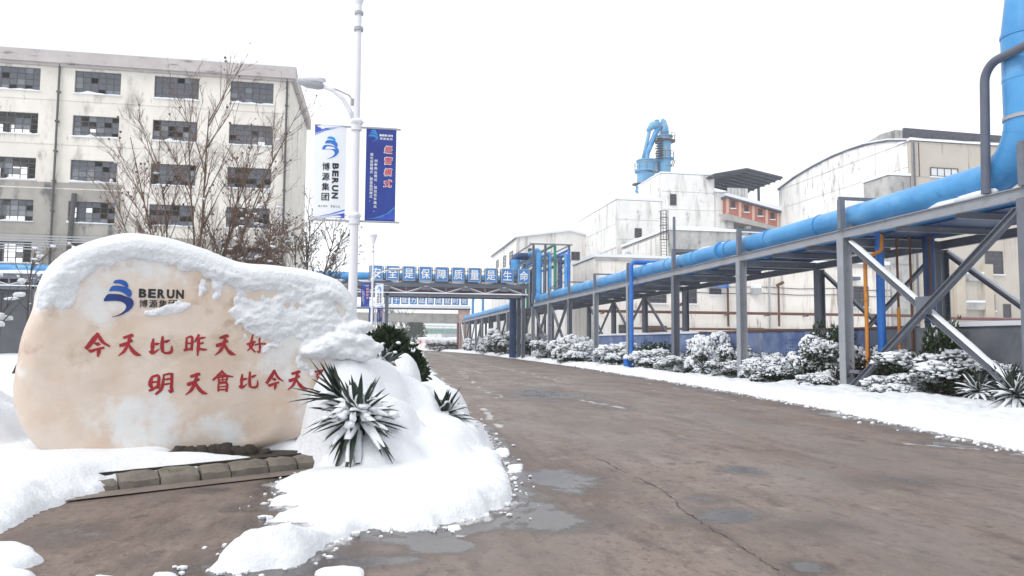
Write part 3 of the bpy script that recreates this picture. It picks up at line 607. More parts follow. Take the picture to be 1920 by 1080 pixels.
# snow lying on the stone: front layer and cap fused into one lumpy sheet
P1 = SIL+[(684,660),(650,640),(610,640),(572,655),(560,636),(510,637),(463,618),(447,600),(423,585),(447,566),(485,570),(521,557),(528,548),(518,544),(467,545),(419,530),(380,516),(345,506),(328,497),(266,487),(219,489),(176,497),(168,512),(150,530),(135,548),(125,572),(110,577),(69,575)]
P1 = [tuple(SP(*p)) for p in P1]
HOLES = [([tuple(SP(*p)) for p in h]) for h in ([(529,526),(545,523),(590,535),(586,544),(560,540),(535,531)],[(533,574),(545,565),(562,568),(556,585),(548,592),(537,588)],[(627,566),(645,563),(655,568),(650,582),(652,598),(640,592),(628,576)],[(400,518),(425,534),(465,547),(515,546),(520,557),(485,567),(470,564),(440,548)])]
PATCH = [([tuple(SP(*p)) for p in h]) for h in ([(275,581),(312,574),(335,566),(350,574),(340,586),(300,592),(270,592)],[(374,515),(385,520),(388,545),(378,552),(372,535)],[(395,520),(420,525),(415,560),(402,565)],[(572,655),(640,615),(700,650),(712,672),(640,660),(600,668)])]
us = np.arange(-2.6, 2.2, .022); zs = np.arange(.9, 3.05, .022); U, Z = np.meshgrid(us, zs)
nz1 = vnoise(U, Z, 3, 31, 4)-.5; nz2 = vnoise(U, Z*1.6, 14, 33, 3)-.5
sd1 = poly_sd(U, Z, P1)+nz1*.16
for h in HOLES: sd1 = np.minimum(sd1, -(poly_sd(U, Z, h)+nz1*.05))
fr = poly_sd(U, Z, P1)
topd = np.interp(U, sil[:, 0], sil[:, 1])-Z                  # distance below the silhouette
Tk = np.where(sd1 > 0, .012+.045*np.clip(sd1/.25, 0, 1)+.10*sstep(topd, .42, .05), -.03)+nz2*.06*sstep(topd, .12, .35)+nz1*.03
Tk = np.where(sd1 < -.05, -.04, Tk)
for h in PATCH:
    s2 = poly_sd(U, Z, h)+nz1*.14+nz2*.06; Tk = np.maximum(Tk, np.where(s2 > 0, .006+.04*np.clip(s2/.12, 0, 1)+nz2*.02, -.04))
near = np.maximum(sd1, np.max([poly_sd(U, Z, h)-.02 for h in PATCH], 0)); spk = vnoise(U, Z*1.2, 11, 71, 3)-.52-.5*np.clip(-near-.02, 0, 1)
pz = sstep(U, .1, .9)*.13+.005
Tk = np.maximum(Tk, np.where((near > -.30*(pz/.135)-.02), np.clip(spk*.22, -.03, .022), -.04))
mask = Tk > -.025; m = MB(); ids = {}; shape = U.shape
for i in range(shape[0]):
    for j in range(shape[1]):
        if not mask[max(i-1,0):i+2, max(j-1,0):j+2].any(): continue
        u, z = U[i, j], Z[i, j]; zt = np.interp(u, sil[:, 0], sil[:, 1])-.16
        if z > zt or u < sil[0, 0]+.02 or u > sil[-1, 0]-.01: continue
        h = BVH.ray_cast(SW(u, z, 2), -SN, 2.4); base = h[0] if h[0] is not None else SW(u, z, -.06)
        ids[(i, j)] = len(m.v); m.v += [tuple(Vector(base)+SN*float(Tk[i, j])), tuple(Vector(base)-SN*.10)]
edge = {}
for (i, j) in ids:
    q = [ids.get((i, j)), ids.get((i, j+1)), ids.get((i+1, j+1)), ids.get((i+1, j))]
    if None in q: continue
    m.f += [tuple(q), tuple(k+1 for k in reversed(q))]
    for a_, b_ in zip(q, q[1:]+q[:1]): edge[(a_, b_)] = edge.get((a_, b_), 0)+1
for (a_, b_) in edge:
    if (b_, a_) not in edge: m.f.append((b_, a_, a_+1, b_+1))
for px_, py_, k in [(588,660,.8),(612,648,1.0),(638,636,1.1),(662,640,1.1),(684,652,1.0),(640,660,1.0),(670,664,1.0),(652,618,.8),(672,612,.8)]:
    q = SP(px_, py_); m.blob(SW(q[0], q[1], .05), (.24*k, .15*k, .10*k), 7, 12, .03, random.Random(px_))
NT, NA = 120, 20; tt = np.linspace(0, 1, NT); cs = np.concatenate([[0], np.cumsum(np.linalg.norm(np.diff(sil, axis=0), axis=1))]); cs /= cs[-1]
su = np.interp(tt, cs, sil[:, 0]); sz = np.interp(tt, cs, sil[:, 1]); ker = np.array([1, 2, 3, 2, 1])/9
for _ in range(2): su[2:-2] = np.convolve(su, ker, 'valid'); sz[2:-2] = np.convolve(sz, ker, 'valid')
k0 = len(m.v)
for i in range(NT):
    tx, tz = su[min(i+1, NT-1)]-su[max(i-1, 0)], sz[min(i+1, NT-1)]-sz[max(i-1, 0)]; L_ = math.hypot(tx, tz); nx, nz_ = -tz/L_, tx/L_
    if nz_ < 0 and abs(tx) > 1e-6: nx, nz_ = -nx, -nz_
    if i < 6: nx, nz_ = -abs(nx), nz_
    e = min(1, min(i, NT-1-i)/9+.12)
    for k in range(NA):
        a = 2*math.pi*k/NA; ca, sa = math.cos(a), math.sin(a); n = -.40+.455*math.copysign(abs(ca)**.8, ca); lift = -.20+.20*math.copysign(abs(sa)**.75, sa)
        if sa < 0: lift = -.20+.16*sa
        w = SW(su[i]+nx*lift*(.35+.65*e), sz[i]+nz_*lift*(.35+.65*e), n if e == 1 else -.4+(n+.4)*(.55+.45*e)); m.v.append(tuple(w+Vector((0, 0, noise.noise(w*1.7)*.03))))
m.f += [(k0+i*NA+k, k0+(i+1)*NA+k, k0+(i+1)*NA+(k+1) % NA, k0+i*NA+(k+1) % NA) for i in range(NT-1) for k in range(NA)]+[tuple(range(k0, k0+NA)), tuple(reversed(range(k0+(NT-1)*NA, k0+NT*NA)))]
m.m = [0]*len(m.f)
sc_ = m.build('snow_cap', SNOWR, stone, True)
bm_ = bmesh.new(); bm_.from_mesh(sc_.data); bmesh.ops.recalc_face_normals(bm_, faces=bm_.faces); bm_.to_mesh(sc_.data); bm_.free()
md = sc_.modifiers.new('r', 'REMESH'); md.mode = 'VOXEL'; md.voxel_size = .019; md2 = sc_.modifiers.new('s', 'SMOOTH'); md2.iterations = 2; md2.factor = .5
me = bpy.data.meshes.new_from_object(sc_.evaluated_get(bpy.context.evaluated_depsgraph_get())); sc_.modifiers.clear(); sc_.data = me; me.name = 'snow_cap'
co_ = np.empty(len(me.vertices)*3); me.vertices.foreach_get('co', co_); co_ = co_.reshape(-1, 3); o_ = np.array(ORG[stone.name])
ua = (co_+o_-np.array(SO))@np.array(SU); tdp = np.interp(ua, su, sz)-(co_[:, 2]+o_[2]); amp = .005+.016*sstep(tdp, .16, .34)
nr = np.array([v.normal[:] for v in me.vertices]); co_ += nr*(amp*((vnoise(ua, co_[:, 2]*1.3, 16, 61, 3)-.5)*2))[:, None]
me.vertices.foreach_set('co', co_.ravel()); me.shade_smooth(); me.update()

# ================================================================== helpers for buildings
def wall_holes(mb, axis, c, t, a0, a1, z0, z1, holes):
    """wall in plane axis='y' (y=c, runs along x) or 'x'; thickness t away from the viewer; rectangular openings cut through"""
    us = sorted({a0, a1, *[h[0] for h in holes], *[h[1] for h in holes]}); zz = sorted({z0, z1, *[h[2] for h in holes], *[h[3] for h in holes]})
    us = [u for u in us if a0 <= u <= a1]; zz = [z for z in zz if z0 <= z <= z1]
    solid = {}
    for i in range(len(us)-1):
        for k in range(len(zz)-1):
            uc, zc = (us[i]+us[i+1])/2, (zz[k]+zz[k+1])/2; solid[i, k] = not any(h[0] < uc < h[1] and h[2] < zc < h[3] for h in holes)
    P = (lambda u, d, z: (u, c+d, z)) if axis == 'y' else (lambda u, d, z: (c+d, u, z))
    for (i, k), s in solid.items():
        if not s: continue
        u0, u1, za, zb = us[i], us[i+1], zz[k], zz[k+1]
        mb.add([P(u0,0,za),P(u1,0,za),P(u1,0,zb),P(u0,0,zb)], [(0,1,2,3)]); mb.add([P(u0,t,za),P(u1,t,za),P(u1,t,zb),P(u0,t,zb)], [(3,2,1,0)])
        if not solid.get((i-1, k)): mb.add([P(u0,0,za),P(u0,0,zb),P(u0,t,zb),P(u0,t,za)], [(0,1,2,3)])
        if not solid.get((i+1, k)): mb.add([P(u1,0,za),P(u1,t,za),P(u1,t,zb),P(u1,0,zb)], [(0,1,2,3)])
        if not solid.get((i, k-1)): mb.add([P(u0,0,za),P(u0,t,za),P(u1,t,za),P(u1,0,za)], [(0,1,2,3)])
        if not solid.get((i, k+1)): mb.add([P(u0,0,zb),P(u1,0,zb),P(u1,t,zb),P(u0,t,zb)], [(0,1,2,3)])
    return mb
def rectY(px0, py0, px1, py1, Y): a, b, c, d = PY(px0, py0, Y), PY(px1, py0, Y), PY(px0, py1, Y), PY(px1, py1, Y); return (a.x+c.x)/2, (b.x+d.x)/2, (c.z+d.z)/2, (a.z+b.z)/2
def rectX(px0, py0, px1, py1, X): a, b, c, d = PX(px0, py0, X), PX(px1, py0, X), PX(px0, py1, X), PX(px1, py1, X); return (a.y+c.y)/2, (b.y+d.y)/2, (c.z+d.z)/2, (a.z+b.z)/2
def window(parent, axis, c, u0, u1, z0, z1, nx=2, nz=2, frame=FRAMEM, sill=True, mat=PANED, out=-1):
    """window set on a wall: dark reveal box with frame bars, panes and a snowy sill"""
    u0, u1 = min(u0, u1), max(u0, u1); fr = MB(); t = .09
    B = (lambda m, a, b, d0, d1, za, zb: m.box(a, b, c+out*d0, c+out*d1, za, zb)) if axis == 'y' else (lambda m, a, b, d0, d1, za, zb: m.box(c+out*d0, c+out*d1, a, b, za, zb))
    B(fr, u0, u0+t, .0, .07, z0, z1); B(fr, u1-t, u1, .0, .07, z0, z1); B(fr, u0+t, u1-t, .0, .07, z0, z0+t); B(fr, u0+t, u1-t, .0, .07, z1-t, z1)
    for i in range(1, nx): u = u0+(u1-u0)*i/nx; B(fr, u-.035, u+.035, .004, .06, z0+t, z1-t)
    for k in range(1, nz): z = z0+(z1-z0)*k/nz; B(fr, u0+t, u1-t, .006, .055, z-.035, z+.035)
    w = fr.build('window', frame, parent)
    for i in range(nx):
        for k in range(nz):
            a, b = u0+(u1-u0)*i/nx, u0+(u1-u0)*(i+1)/nx; za, zb = z0+(z1-z0)*k/nz, z0+(z1-z0)*(k+1)/nz
            p = MB(); B(p, a+.04, b-.04, .002, .03, za+.04, zb-.04); p.build('pane', mat, w)
    if sill: s = MB(); B(s, u0-.1, u1+.1, .0, .18, z0-.12, z0-.01); s.build('sill_snow', SNOW, w)
    return w
def cap_snow(parent, x0, x1, y0, y1, z, t=.22, name='roof_snow'):
    m = MB(); nx = max(2, int((x1-x0)/1.5)); ny = max(2, int((y1-y0)/1.5)); rg = random.Random(int(x0*10+y0)); V = []
    for j in range(ny+1):
        for i in range(nx+1): V.append((x0+(x1-x0)*i/nx, y0+(y1-y0)*j/ny, z+t*rg.uniform(.7, 1.15)))
    k = len(V); V += [(v[0], v[1], z+.003) for v in V]; Fc = [(j*(nx+1)+i, j*(nx+1)+i+1, (j+1)*(nx+1)+i+1, (j+1)*(nx+1)+i) for j in range(ny) for i in range(nx)]
    for i in range(nx): Fc += [(i+k, i+1+k, i+1, i), (ny*(nx+1)+i, ny*(nx+1)+i+1, ny*(nx+1)+i+1+k, ny*(nx+1)+i+k)]
    for j in range(ny): a, b = j*(nx+1), (j+1)*(nx+1); Fc += [(a, b, b+k, a+k), (a+nx+k, b+nx+k, b+nx, a+nx)]
    m.add(V, Fc); return m.build(name, SNOW, parent)
def panels(parent, axis, c, u0, u1, z0, z1, nu, nz_, mat, topf=None, gap=.05, depth=.10, out=-1, name='wall_panel'):
    """cladding panels with recessed joints; topf(u) trims the top row to a sloping roof line"""
    for i in range(nu):
        for k in range(nz_):
            a, b = u0+(u1-u0)*i/nu+gap/2, u0+(u1-u0)*(i+1)/nu-gap/2; za = z0+(z1-z0)*k/nz_+gap/2; zb = z0+(z1-z0)*(k+1)/nz_-gap/2
            ta, tb = (zb, zb) if topf is None else (min(zb, topf(a)), min(zb, topf(b)))
            if max(ta, tb) < za+.25: continue
            ta, tb = max(ta, za+.02), max(tb, za+.02); m = MB(); d0, d1 = c+out*.004, c+out*(depth+random.uniform(-.012, .012))
            V = [(a, za), (b, za), (b, tb), (a, ta)]
            if axis == 'y': V3 = [(u, d0, z) for u, z in V]+[(u, d1, z) for u, z in V]
            else: V3 = [(d0, u, z) for u, z in V]+[(d1, u, z) for u, z in V]
            m.add(V3, [(0,1,2,3),(7,6,5,4),(0,4,5,1),(1,5,6,2),(2,6,7,3),(3,7,4,0)])
            o = m.build(name, mat, parent); bm = bmesh.new(); bm.from_mesh(o.data); bmesh.ops.recalc_face_normals(bm, faces=bm.faces); bm.to_mesh(o.data); bm.free()

# ================================================================== old workshop block on the left
BY = 72.0; K = BY/66.0
blk = thing('factory_block', (-19, BY+6, 0), 'five storey cream factory block with broken steel windows and stained walls', 'building')
def zz(z): return (z-1.5)*K+1.5
XR = -7.9*K+.25; XL = -37.2*K
cols_ = [-37.2*K, -31.1*K, -24.95*K, -18.78*K, -12.68*K]; WW = 3.55*K
rows_ = [(zz(21.82), zz(23.76)), (zz(18.18), zz(19.98)), (zz(14.42), zz(16.25)), (zz(11.0), zz(12.8)), (zz(7.6), zz(9.4)), (zz(4.0), zz(5.8))]
holes = [(c, c+WW, a, b) for c in cols_ for a, b in rows_]; ZT = zz(24.35)
m = MB(); wall_holes(m, 'y', BY, .38, XL-1.5, XR, zz(10.0)+.0, ZT, [h for h in holes if h[2] > zz(10)]); m.build('wall', CREAM, blk)
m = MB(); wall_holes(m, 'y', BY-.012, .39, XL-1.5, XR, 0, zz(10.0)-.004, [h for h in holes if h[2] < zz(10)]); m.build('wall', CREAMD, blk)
# weathered grey render on the lower left storey, a skin 3 cm proud around the openings
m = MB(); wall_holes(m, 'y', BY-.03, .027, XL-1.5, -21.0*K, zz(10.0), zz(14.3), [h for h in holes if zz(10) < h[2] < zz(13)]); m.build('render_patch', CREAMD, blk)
DB = 6.0; GD = 16.5; fB = (BY+DB)/BY; bh = []
for a, b in rows_:
    a2, b2 = a+.3, b+1.4; c = cols_[1]*fB; bh.append((c+.2, c+WW*.30, a2, b2)) if a < zz(20) else None
    if a < zz(20): bh += [(c+WW*.45, c+WW*.9, a2, b2), (cols_[2]*fB+.1, cols_[2]*fB+.8, a2, b2), (cols_[2]*fB+1.5, cols_[2]*fB+2.2, a2, b2-.4)]
    if zz(17) < a < zz(19): bh += [(cols_[4]*fB+1.9, cols_[4]*fB+3.5, a2, b2), (cols_[3]*fB+2.9, cols_[3]*fB+3.6, a2, b2-.5)]
m = MB(); wall_holes(m, 'y', BY+DB, .35, XL-1.5, XR, 0, ZT, bh); m.build('rear_wall', INNER, blk)
m = MB()
for r in rows_: m.box(XL-1.4, XR-.4, BY+.39, BY+DB-.01, r[1]+.35*K, r[1]+.75*K)
for r in rows_:
    for xx in [c-1.3*K for c in cols_]: m.box(xx-.22, xx+.22, BY+DB*.5-.22, BY+DB*.5+.22, r[0]-1.2, r[1]+.34*K)
m.build('floor_slab', INNER, blk)
m = MB(); m.box(XL-1.5, XL-1.2, BY+.4, BY+DB, 0, ZT); m.build('end_wall', CREAM, blk)
# right gable with sloping coping
zr0 = zz(24.9); m = MB()
gp = [(BY+.381, 0), (BY+GD, 0), (BY+GD, zz(24.1)), (BY+.381, zz(24.1))]
m.poly([(XR-.35, y, z) for y, z in gp], (.35, 0, 0)); m.build('gable_wall', CREAM, blk)
m = MB(); m.box(XR-.3, XR+.42, BY+.02, BY+GD+.5, zz(24.15), zz(25.12)); m.build('roof_coping', PARAP, blk)
m = MB(); m.box(XL-2, XR+.45, BY-.55, BY-.02, zz(24.15), zz(25.15)); m.build('parapet', PARAP, blk)
m = MB(); m.box(XL-2, XR+.2, BY-.28, BY-.03, zz(23.95), zz(24.145)); m.build('cornice', PARAP, blk)
cap_snow(blk, XL-2, XR+.45, BY-.55, BY+.6, zz(25.15)+.003, .2)
m = MB(); m.poly([(XL-1.5, BY+.05, ZT+.6), (XR-.4, BY+.05, ZT+.6), (XR-.4, BY+DB, ZT+.3), (XL-1.5, BY+DB, ZT+.3)], (0, 0, .2)); m.build('roof', PARAP, blk)
# storey lines: thin string courses
for zc in (21.2, 17.5, 13.8): one('string_course', CREAM, blk, lambda m: m.box(XL-1.4, XR-.02, BY-.045, BY-.003, zz(zc)-.05, zz(zc)+.04))
# steel windows with surviving panes
wr = random.Random(21); pane_m = {}
NXP, NZP = 6, 4
for ci, c in enumerate(cols_[1:], 1):
    for ri, (a, b) in enumerate(rows_[:5]):
        fr = MB(); y0, y1 = BY+.16, BY+.22; px, pz = WW/NXP, (b-a)/NZP
        for i in range(NXP+1): x = c+px*i; x = min(max(x, c+.03), c+WW-.03); fr.box(x-.026, x+.026, y0, y1, a+.055, b-.055)
        for k in range(NZP+1): z = min(max(a+pz*k, a+.028), b-.028); fr.box(c+.004, c+WW-.004, y0+.008, y1-.008, z-.024, z+.024)
        w = fr.build('window', FRAMEM, blk)
        broken = .07 if ri == 0 else (.75 if ci == 1 else .24)
        if ri == 3: broken = .4
        for i in range(NXP):
            for k in range(NZP):
                if wr.random() < broken: continue
                t = wr.choice([0, 0, 0, 0, 1]) ; key = (round(px, 3), round(pz, 3), t)
                if key not in pane_m: pm = MB(); pm.box(.03, px-.03, -.006, .006, .03, pz-.03); pane_m[key] = pm.mesh('pane', [PANE1, PANE2][t])
                o = link('pane', pane_m[key], w); o.location = (c+px*i-ORG[blk.name].x, y0+.03-ORG[blk.name].y, a+pz*k-ORG[blk.name].z)
        sm = MB(); n = 10; hs_ = [wr.uniform(.03, .16)*(2.2 if wr.random() < .15 else 1) for _ in range(n+1)]
        for i in range(n):
            x0, x1 = c-.08+(WW+.16)*i/n, c-.08+(WW+.16)*(i+1)/n; h0, h1 = hs_[i], hs_[i+1]
            sm.add([(x0,BY-.12,a-.03),(x1,BY-.12,a-.03),(x1,BY-.12,a+h1*.8),(x0,BY-.12,a+h0*.8),(x0,BY+.14,a-.03),(x1,BY+.14,a-.03),(x1,BY+.14,a+h1),(x0,BY+.14,a+h0)], [(0,1,2,3),(3,2,6,7),(7,6,5,4),(0,4,5,1)]+([(0,3,7,4)] if i == 0 else [])+([(1,5,6,2)] if i == n-1 else []))
        sm.build('sill_snow', SNOW, w)
for px_, l in ((112, 'rain'), (539, 'rain')):
    x = PY(px_, 160, BY).x; m = MB(); m.tube([(x, BY-.2, zz(24.2)), (x, BY-.2, .3)], .10, 8)
    for k in range(9): m.box(x-.15, x+.15, BY-.32, BY-.002, 2+k*2.7, 2.12+k*2.7)
    if px_ > 300: m.tube([(x, BY-.2, zz(24.2)), (x-.5, BY-.35, zz(24.7))], .14, 8)
    m.build('drainpipe', FRAMEM, blk)
m = MB(); x = PY(128, 400, BY).x; m.tube([(x+.5, BY-.25, zz(13.4)), (x, BY-.25, 3)], .22, 8); m.build('drainpipe', FRAMEM, blk)

# low dark shed in front of the block, left of the stone
shd = thing('dark_shed', (-26, 69, 0), 'long dark grey shed with panelled front under the pipe bridge left of the stone', 'shed')
one('wall', SHEDG, shd, lambda m: m.box(-38, -10.5, 67.6, 70.8, 0, 5.6))
for i in range(14): one('panel', SHEDG, shd, lambda m: m.box(-37.9+i*1.95, -36.05+i*1.95, 67.5, 67.597, .3, 5.2))
one('roof', DARKROOF, shd, lambda m: m.box(-38.3, -10.3, 67.2, 71, 5.603, 5.85)); cap_snow(shd, -38.3, -10.3, 67.2, 71, 5.853, .25)
for i in range(6): one('roof_rail', METG, shd, lambda m: m.bar((-38, 67.3, 8.9+i*.22), (-27+i, 67.3, 8.9+i*.22), .09, .09))

# ================================================================== pipe rack along the road
FX, RX = 13.8, 17.1; PY0, DP = 13.7, 6.45; ZD = 4.7
rack = thing('pipe_rack', (15.4, 65, 0), 'long grey steel pipe rack on H columns running beside the road', 'pipe rack')
def YP(i): return PY0+DP*i
NPOST = 18
for i in range(-1, NPOST):
    y = YP(i)
    m = MB(); m.ibar((FX, y, -.2), (FX, y, ZD), .30, .30, .025, (1, 0, 0)); m.box(FX-.2, FX+.2, y-.2, y+.2, .0, .05); m.build('post', STEEL_LIT if i % 3 else STEEL, rack)
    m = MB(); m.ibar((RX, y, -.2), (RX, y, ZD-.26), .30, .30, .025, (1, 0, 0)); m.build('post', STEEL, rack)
    if i < 9:   # goalpost restraint over the pipe
        zt = 5.86; m = MB(); m.bar((FX-.07, y, ZD+.26), (FX-.07, y, zt), .16, .16, (1, 0, 0)); m.bar((FX-.15, y, zt+.045), (FX+1.35, y, zt+.045), .09, .09); m.bar((FX+1.3, y, ZD+.25), (FX+1.3, y, zt-.003), .10, .10, (1, 0, 0)); m.build('pipe_guide', STEEL, rack)
        if i == 3: one('pipe_guide', STEEL, rack, lambda m: m.bar((FX-.07, y-.1, zt+.1), (FX-.07, y-.1, zt+1.6), .10, .10, (1, 0, 0)))
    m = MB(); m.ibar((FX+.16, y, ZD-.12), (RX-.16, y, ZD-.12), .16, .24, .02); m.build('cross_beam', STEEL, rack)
    for k in (1, 2):
        if i < NPOST-1: m = MB(); m.ibar((FX+.10, y+DP*k/3, ZD-.02), (RX-.1, y+DP*k/3, ZD-.02), .10, .16, .015); m.build('joist', STEEL, rack)
for seg in ((-1, 8), (9, 17)):
    for i in range(seg[0], seg[1]):
        m = MB(); m.ibar((FX, YP(i)+.004, ZD+.125), (FX, YP(i+1)-.004, ZD+.125), .14, .27, .022); m.build('edge_beam', STEEL_LIT, rack)
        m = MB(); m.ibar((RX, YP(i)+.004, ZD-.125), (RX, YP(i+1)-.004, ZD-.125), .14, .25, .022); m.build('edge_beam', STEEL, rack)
def brace(X, i, j, up=True, z0=.25, z1=ZD-.2, snow=True, w=.16):
    a, b = (X, YP(i)+.17, z0 if up else z1), (X, YP(j)-.17, z1 if up else z0); m = MB(); off = .085 if up else -.085
    a = (X+off, a[1], a[2]); b = (X+off, b[1], b[2]); m.ibar(a, b, w, w, .02); o = m.build('brace', STEEL, rack)
    if snow:
        s = MB(); A, B = Vector(a), Vector(b); n = 14; L_, wv = [], .0
        for k in range(n+1):
            p = A.lerp(B, k/n); t = random.uniform(.03, .06); L_.append((p, t))
        V = []
        d = (B-A).normalized(); up_ = d.cross(Vector((1, 0, 0))); up_ = up_ if up_.z > 0 else -up_
        for p, t in L_:
            for sx, h in ((-.55, .5), (-.42, .5+t/w), (0, .5+1.35*t/w), (.42, .5+t/w), (.55, .5)): V.append(p+Vector((sx*w, 0, 0))+up_*(h*w+.002))
        s.add(V, [(5*k+j, 5*k+j+1, 5*k+j+6, 5*k+j+5) for k in range(n) for j in range(4)]+[(5*k+4, 5*k, 5*k+5, 5*k+9) for k in range(n)]+[(0, 1, 2, 3, 4), tuple(range(5*n+4, 5*n-1, -1))]); s.build('snow', SNOW, o)
brace(FX, 0, 1, True); brace(FX, 0, 1, False, .12, ZD-.25, False)
brace(FX, 7, 8, False); brace(FX, 7, 8, True, .25, ZD-.2, False); brace(FX, 6, 7, False); brace(FX, 6, 7, True, .25, ZD-.2, False)
brace(RX, 1, 2, True, .25, ZD-.4, False, .12); brace(RX, 1, 2, False, .25, ZD-.4, False, .12); brace(RX, 0, 1, True, .2, ZD-.4, True, .13); brace(RX, 5, 6, True, .25, ZD-.4, False, .12); brace(RX, 5, 6, False, .25, ZD-.4, False, .12)
brace(RX, 6, 7, True, .25, ZD-.4, False, .12); brace(RX, 6, 7, False, .25, ZD-.4, False, .12); brace(RX, 4, 5, True, .25, ZD-.4, False, .12)
brace(FX, 10, 11, False); brace(FX, 8, 9, False); brace(FX, 13, 14, False); brace(FX, 15, 16, False); brace(FX, 14, 15, False); brace(FX, 16, 17, True)
one('bracket', STEEL, rack, lambda m: m.bar((FX, YP(1)-.16, .72), (FX, YP(1)-.62, .72), .12, .10))
one('plate', STEEL, rack, lambda m: m.box(FX-.012, FX+.012, YP(.5)-.28, YP(.5)+.28, 2.28, 2.75))
for i in range(-1, 17):
    if i != 8: one('deck_plate', BLUED, rack, lambda m: m.box(FX+.95, RX-.12, YP(i)+.2, YP(i+1)-.2, ZD+.068, ZD+.085))
# expansion tower frames at the road crossing
for y in (YP(8), YP(9)+3.2):
    for x in (FX, FX+1.1, RX):
        one('tower_post', STEEL, rack, lambda m: m.ibar((x, y+.0, ZD+.26 if y < 70 else 0), (x, y, 10.3), .2, .2, .02, (1, 0, 0)))
    one('tower_beam', STEEL, rack, lambda m: m.bar((FX-.3, y, 10.36), (RX+.3, y, 10.36), .12, .12)); one('tower_beam', STEEL, rack, lambda m: m.ibar((FX-.2, y+.12, 8.9), (RX+.2, y+.12, 8.9), .14, .2))
for x in (FX-.12, RX+.12):
    one('tower_beam', STEEL, rack, lambda m: m.ibar((x, YP(8), 9.0), (x, YP(9)+3.2, 9.0), .14, .24))
    one('tower_beam', STEEL, rack, lambda m: m.bar((x, YP(8), 10.36), (x, YP(9)+3.2, 10.36), .1, .1))
for k in range(3): one('tower_brace', STEEL, rack, lambda m: m.bar((FX+1.1+k*.6, YP(8)+.1, 5.4+k), (RX, YP(8)+.1, 7.4+k), .07, .07))

# ---- pipes lying on the rack, each a thing
def pipe(name, pts, r, mat, label, bends=None, bands=None, n=16, group=None, band_mat=None, cat='pipe'):
    P = path(pts, bends or r*1.8, 7) if bends != 0 else [Vector(p) for p in pts]; m = MB(); m.tube(P, r, n); base = Vector(pts[0])
    t = thing(name, tuple(base), label, cat, group); m.build('pipe_run', mat, t, True, 50)
    for q, d in (bands or []):
        q = Vector(q); d = Vector(d).normalized(); b = MB(); rr_ = r if isinstance(r, float) else max(r); b.tube([q-d*.035, q+d*.035], rr_*1.05, n); b.build('joint_band', band_mat or mat, t, True, 40)
    return t
MX, MZ, MR = 14.28, 5.38, .33
Yv = 14.08
elbow = arc((MX, 20, MZ), (MX, Yv, MZ+.05), (MX, Yv, 9), 1.25, 10)
pts = [Vector((MX, YP(8)-.05, 9.95)), ]
# main: far low run, loop, near run, elbow, vertical
low_far = [(MX, 121, MZ), (MX, 78.2, MZ), (MX, 78.2, 9.75), (MX, YP(8)+.3, 9.75), (MX, YP(8)+.3, MZ+.0), (MX, 21, MZ)]
P = path(low_far, .62, 7); rad = [.36]*(len(P)-1)+[.34]
P = P[:-1]+[Vector((MX, 24, MZ)), Vector((MX, 19, MZ+.01))]+[Vector(p) for p in elbow]+[Vector((MX, Yv, 6.6)), Vector((MX, Yv, 8.5)), Vector((MX, Yv, 9.5)), Vector((MX, Yv, 14))]
rad = [.36]*(len(P)-len(elbow)-6)+[.335, .36]+list(np.linspace(.40, .46, len(elbow)))+[.46, .46, .33, .33]
m = MB(); m.tube(P, rad, 24); mainp = thing('blue_pipe', (MX, 60, MZ), 'thick light blue pipe along the rack front, turning straight up at its near end', 'pipe')
m.build('pipe_run', BLUE, mainp, True, 60)
for i in range(1, 8):
    y = YP(i); one('pipe_saddle', STEEL, mainp, lambda m: m.box(MX-.3, MX+.3, y-.12, y+.12, ZD+.262, MZ-.27))
one('bolted_flange', BLUE, mainp, lambda m: [m.tube([(MX, y_, MZ), (MX, y_+.05, MZ)], .43, 24) for y_ in (29.0, 29.06)], True, 40)
pb = random.Random(2)
for y in list(np.arange(22, 64, 3.2))+list(np.arange(80, 120, 6)): one('joint_band', BLUE, mainp, lambda m: m.tube([(MX, y-.02, MZ), (MX, y+.02, MZ)], .372, 24), True, 40)
for z, r_ in ((6.60, .485), (8.5, .475), (7.5, .468), (8.0, .466)): one('flange', METG if z == 6.6 else BLUE, mainp, lambda m: m.tube([(MX, Yv, z-.04), (MX, Yv, z+.04)], r_, 24), True, 40)
for k in range(4): one('joint_band', BLUE, mainp, lambda m: m.tube([Vector(elbow[2+2*k])-(Vector(elbow[3+2*k])-Vector(elbow[2+2*k])).normalized()*.015, Vector(elbow[2+2*k])+(Vector(elbow[3+2*k])-Vector(elbow[2+2*k])).normalized()*.015], rad[-len(elbow)-4+2+2*k]*1.015, 24), True, 40)
s = MB(); s.add([], [])
for y in np.arange(24, 62, 1.7):
    if pb.random() < .5: s.blob((MX-.02, y, MZ+.335), (.10, pb.uniform(.3, .8), .05), 4, 8, .2, pb)
s.blob((MX-.2, 16.1, 5.02), (.16, .9, .14), 4, 9, .15, pb); s.blob((MX-.35, 15.2, 5.03), (.14, .7, .12), 4, 9, .15, pb); s.build('snow', SNOW, mainp, True)['kind'] = 'stuff'
def looped(x, r, mat, label, top, z=None, y8=None, far=121):
    z = z or ZD+.09+r+.02; y8 = y8 or YP(8)+.25
    return pipe('rack_pipe', [(x, far, z), (x, 78.0, z), (x, 78.0, top), (x, y8, top), (x, y8, z), (x, 9, z)], r, mat, label, r*2.2, [((x, y, z), (0, 1, 0)) for y in np.arange(18, 64, 6.45)], 12)
looped(15.35, .19, BLUE, 'blue pipe second from the road on the rack', 9.6); looped(15.85, .13, GREENP, 'green pipe in the middle of the rack rising in a loop at the road crossing', 10.4)
looped(16.35, .20, BLUED, 'dull dark blue pipe fourth from the road on the rack', 9.3); looped(16.85, .17, BLUE, 'blue pipe farthest back on the rack with a tall loop', 9.5, None, YP(8)+.1)
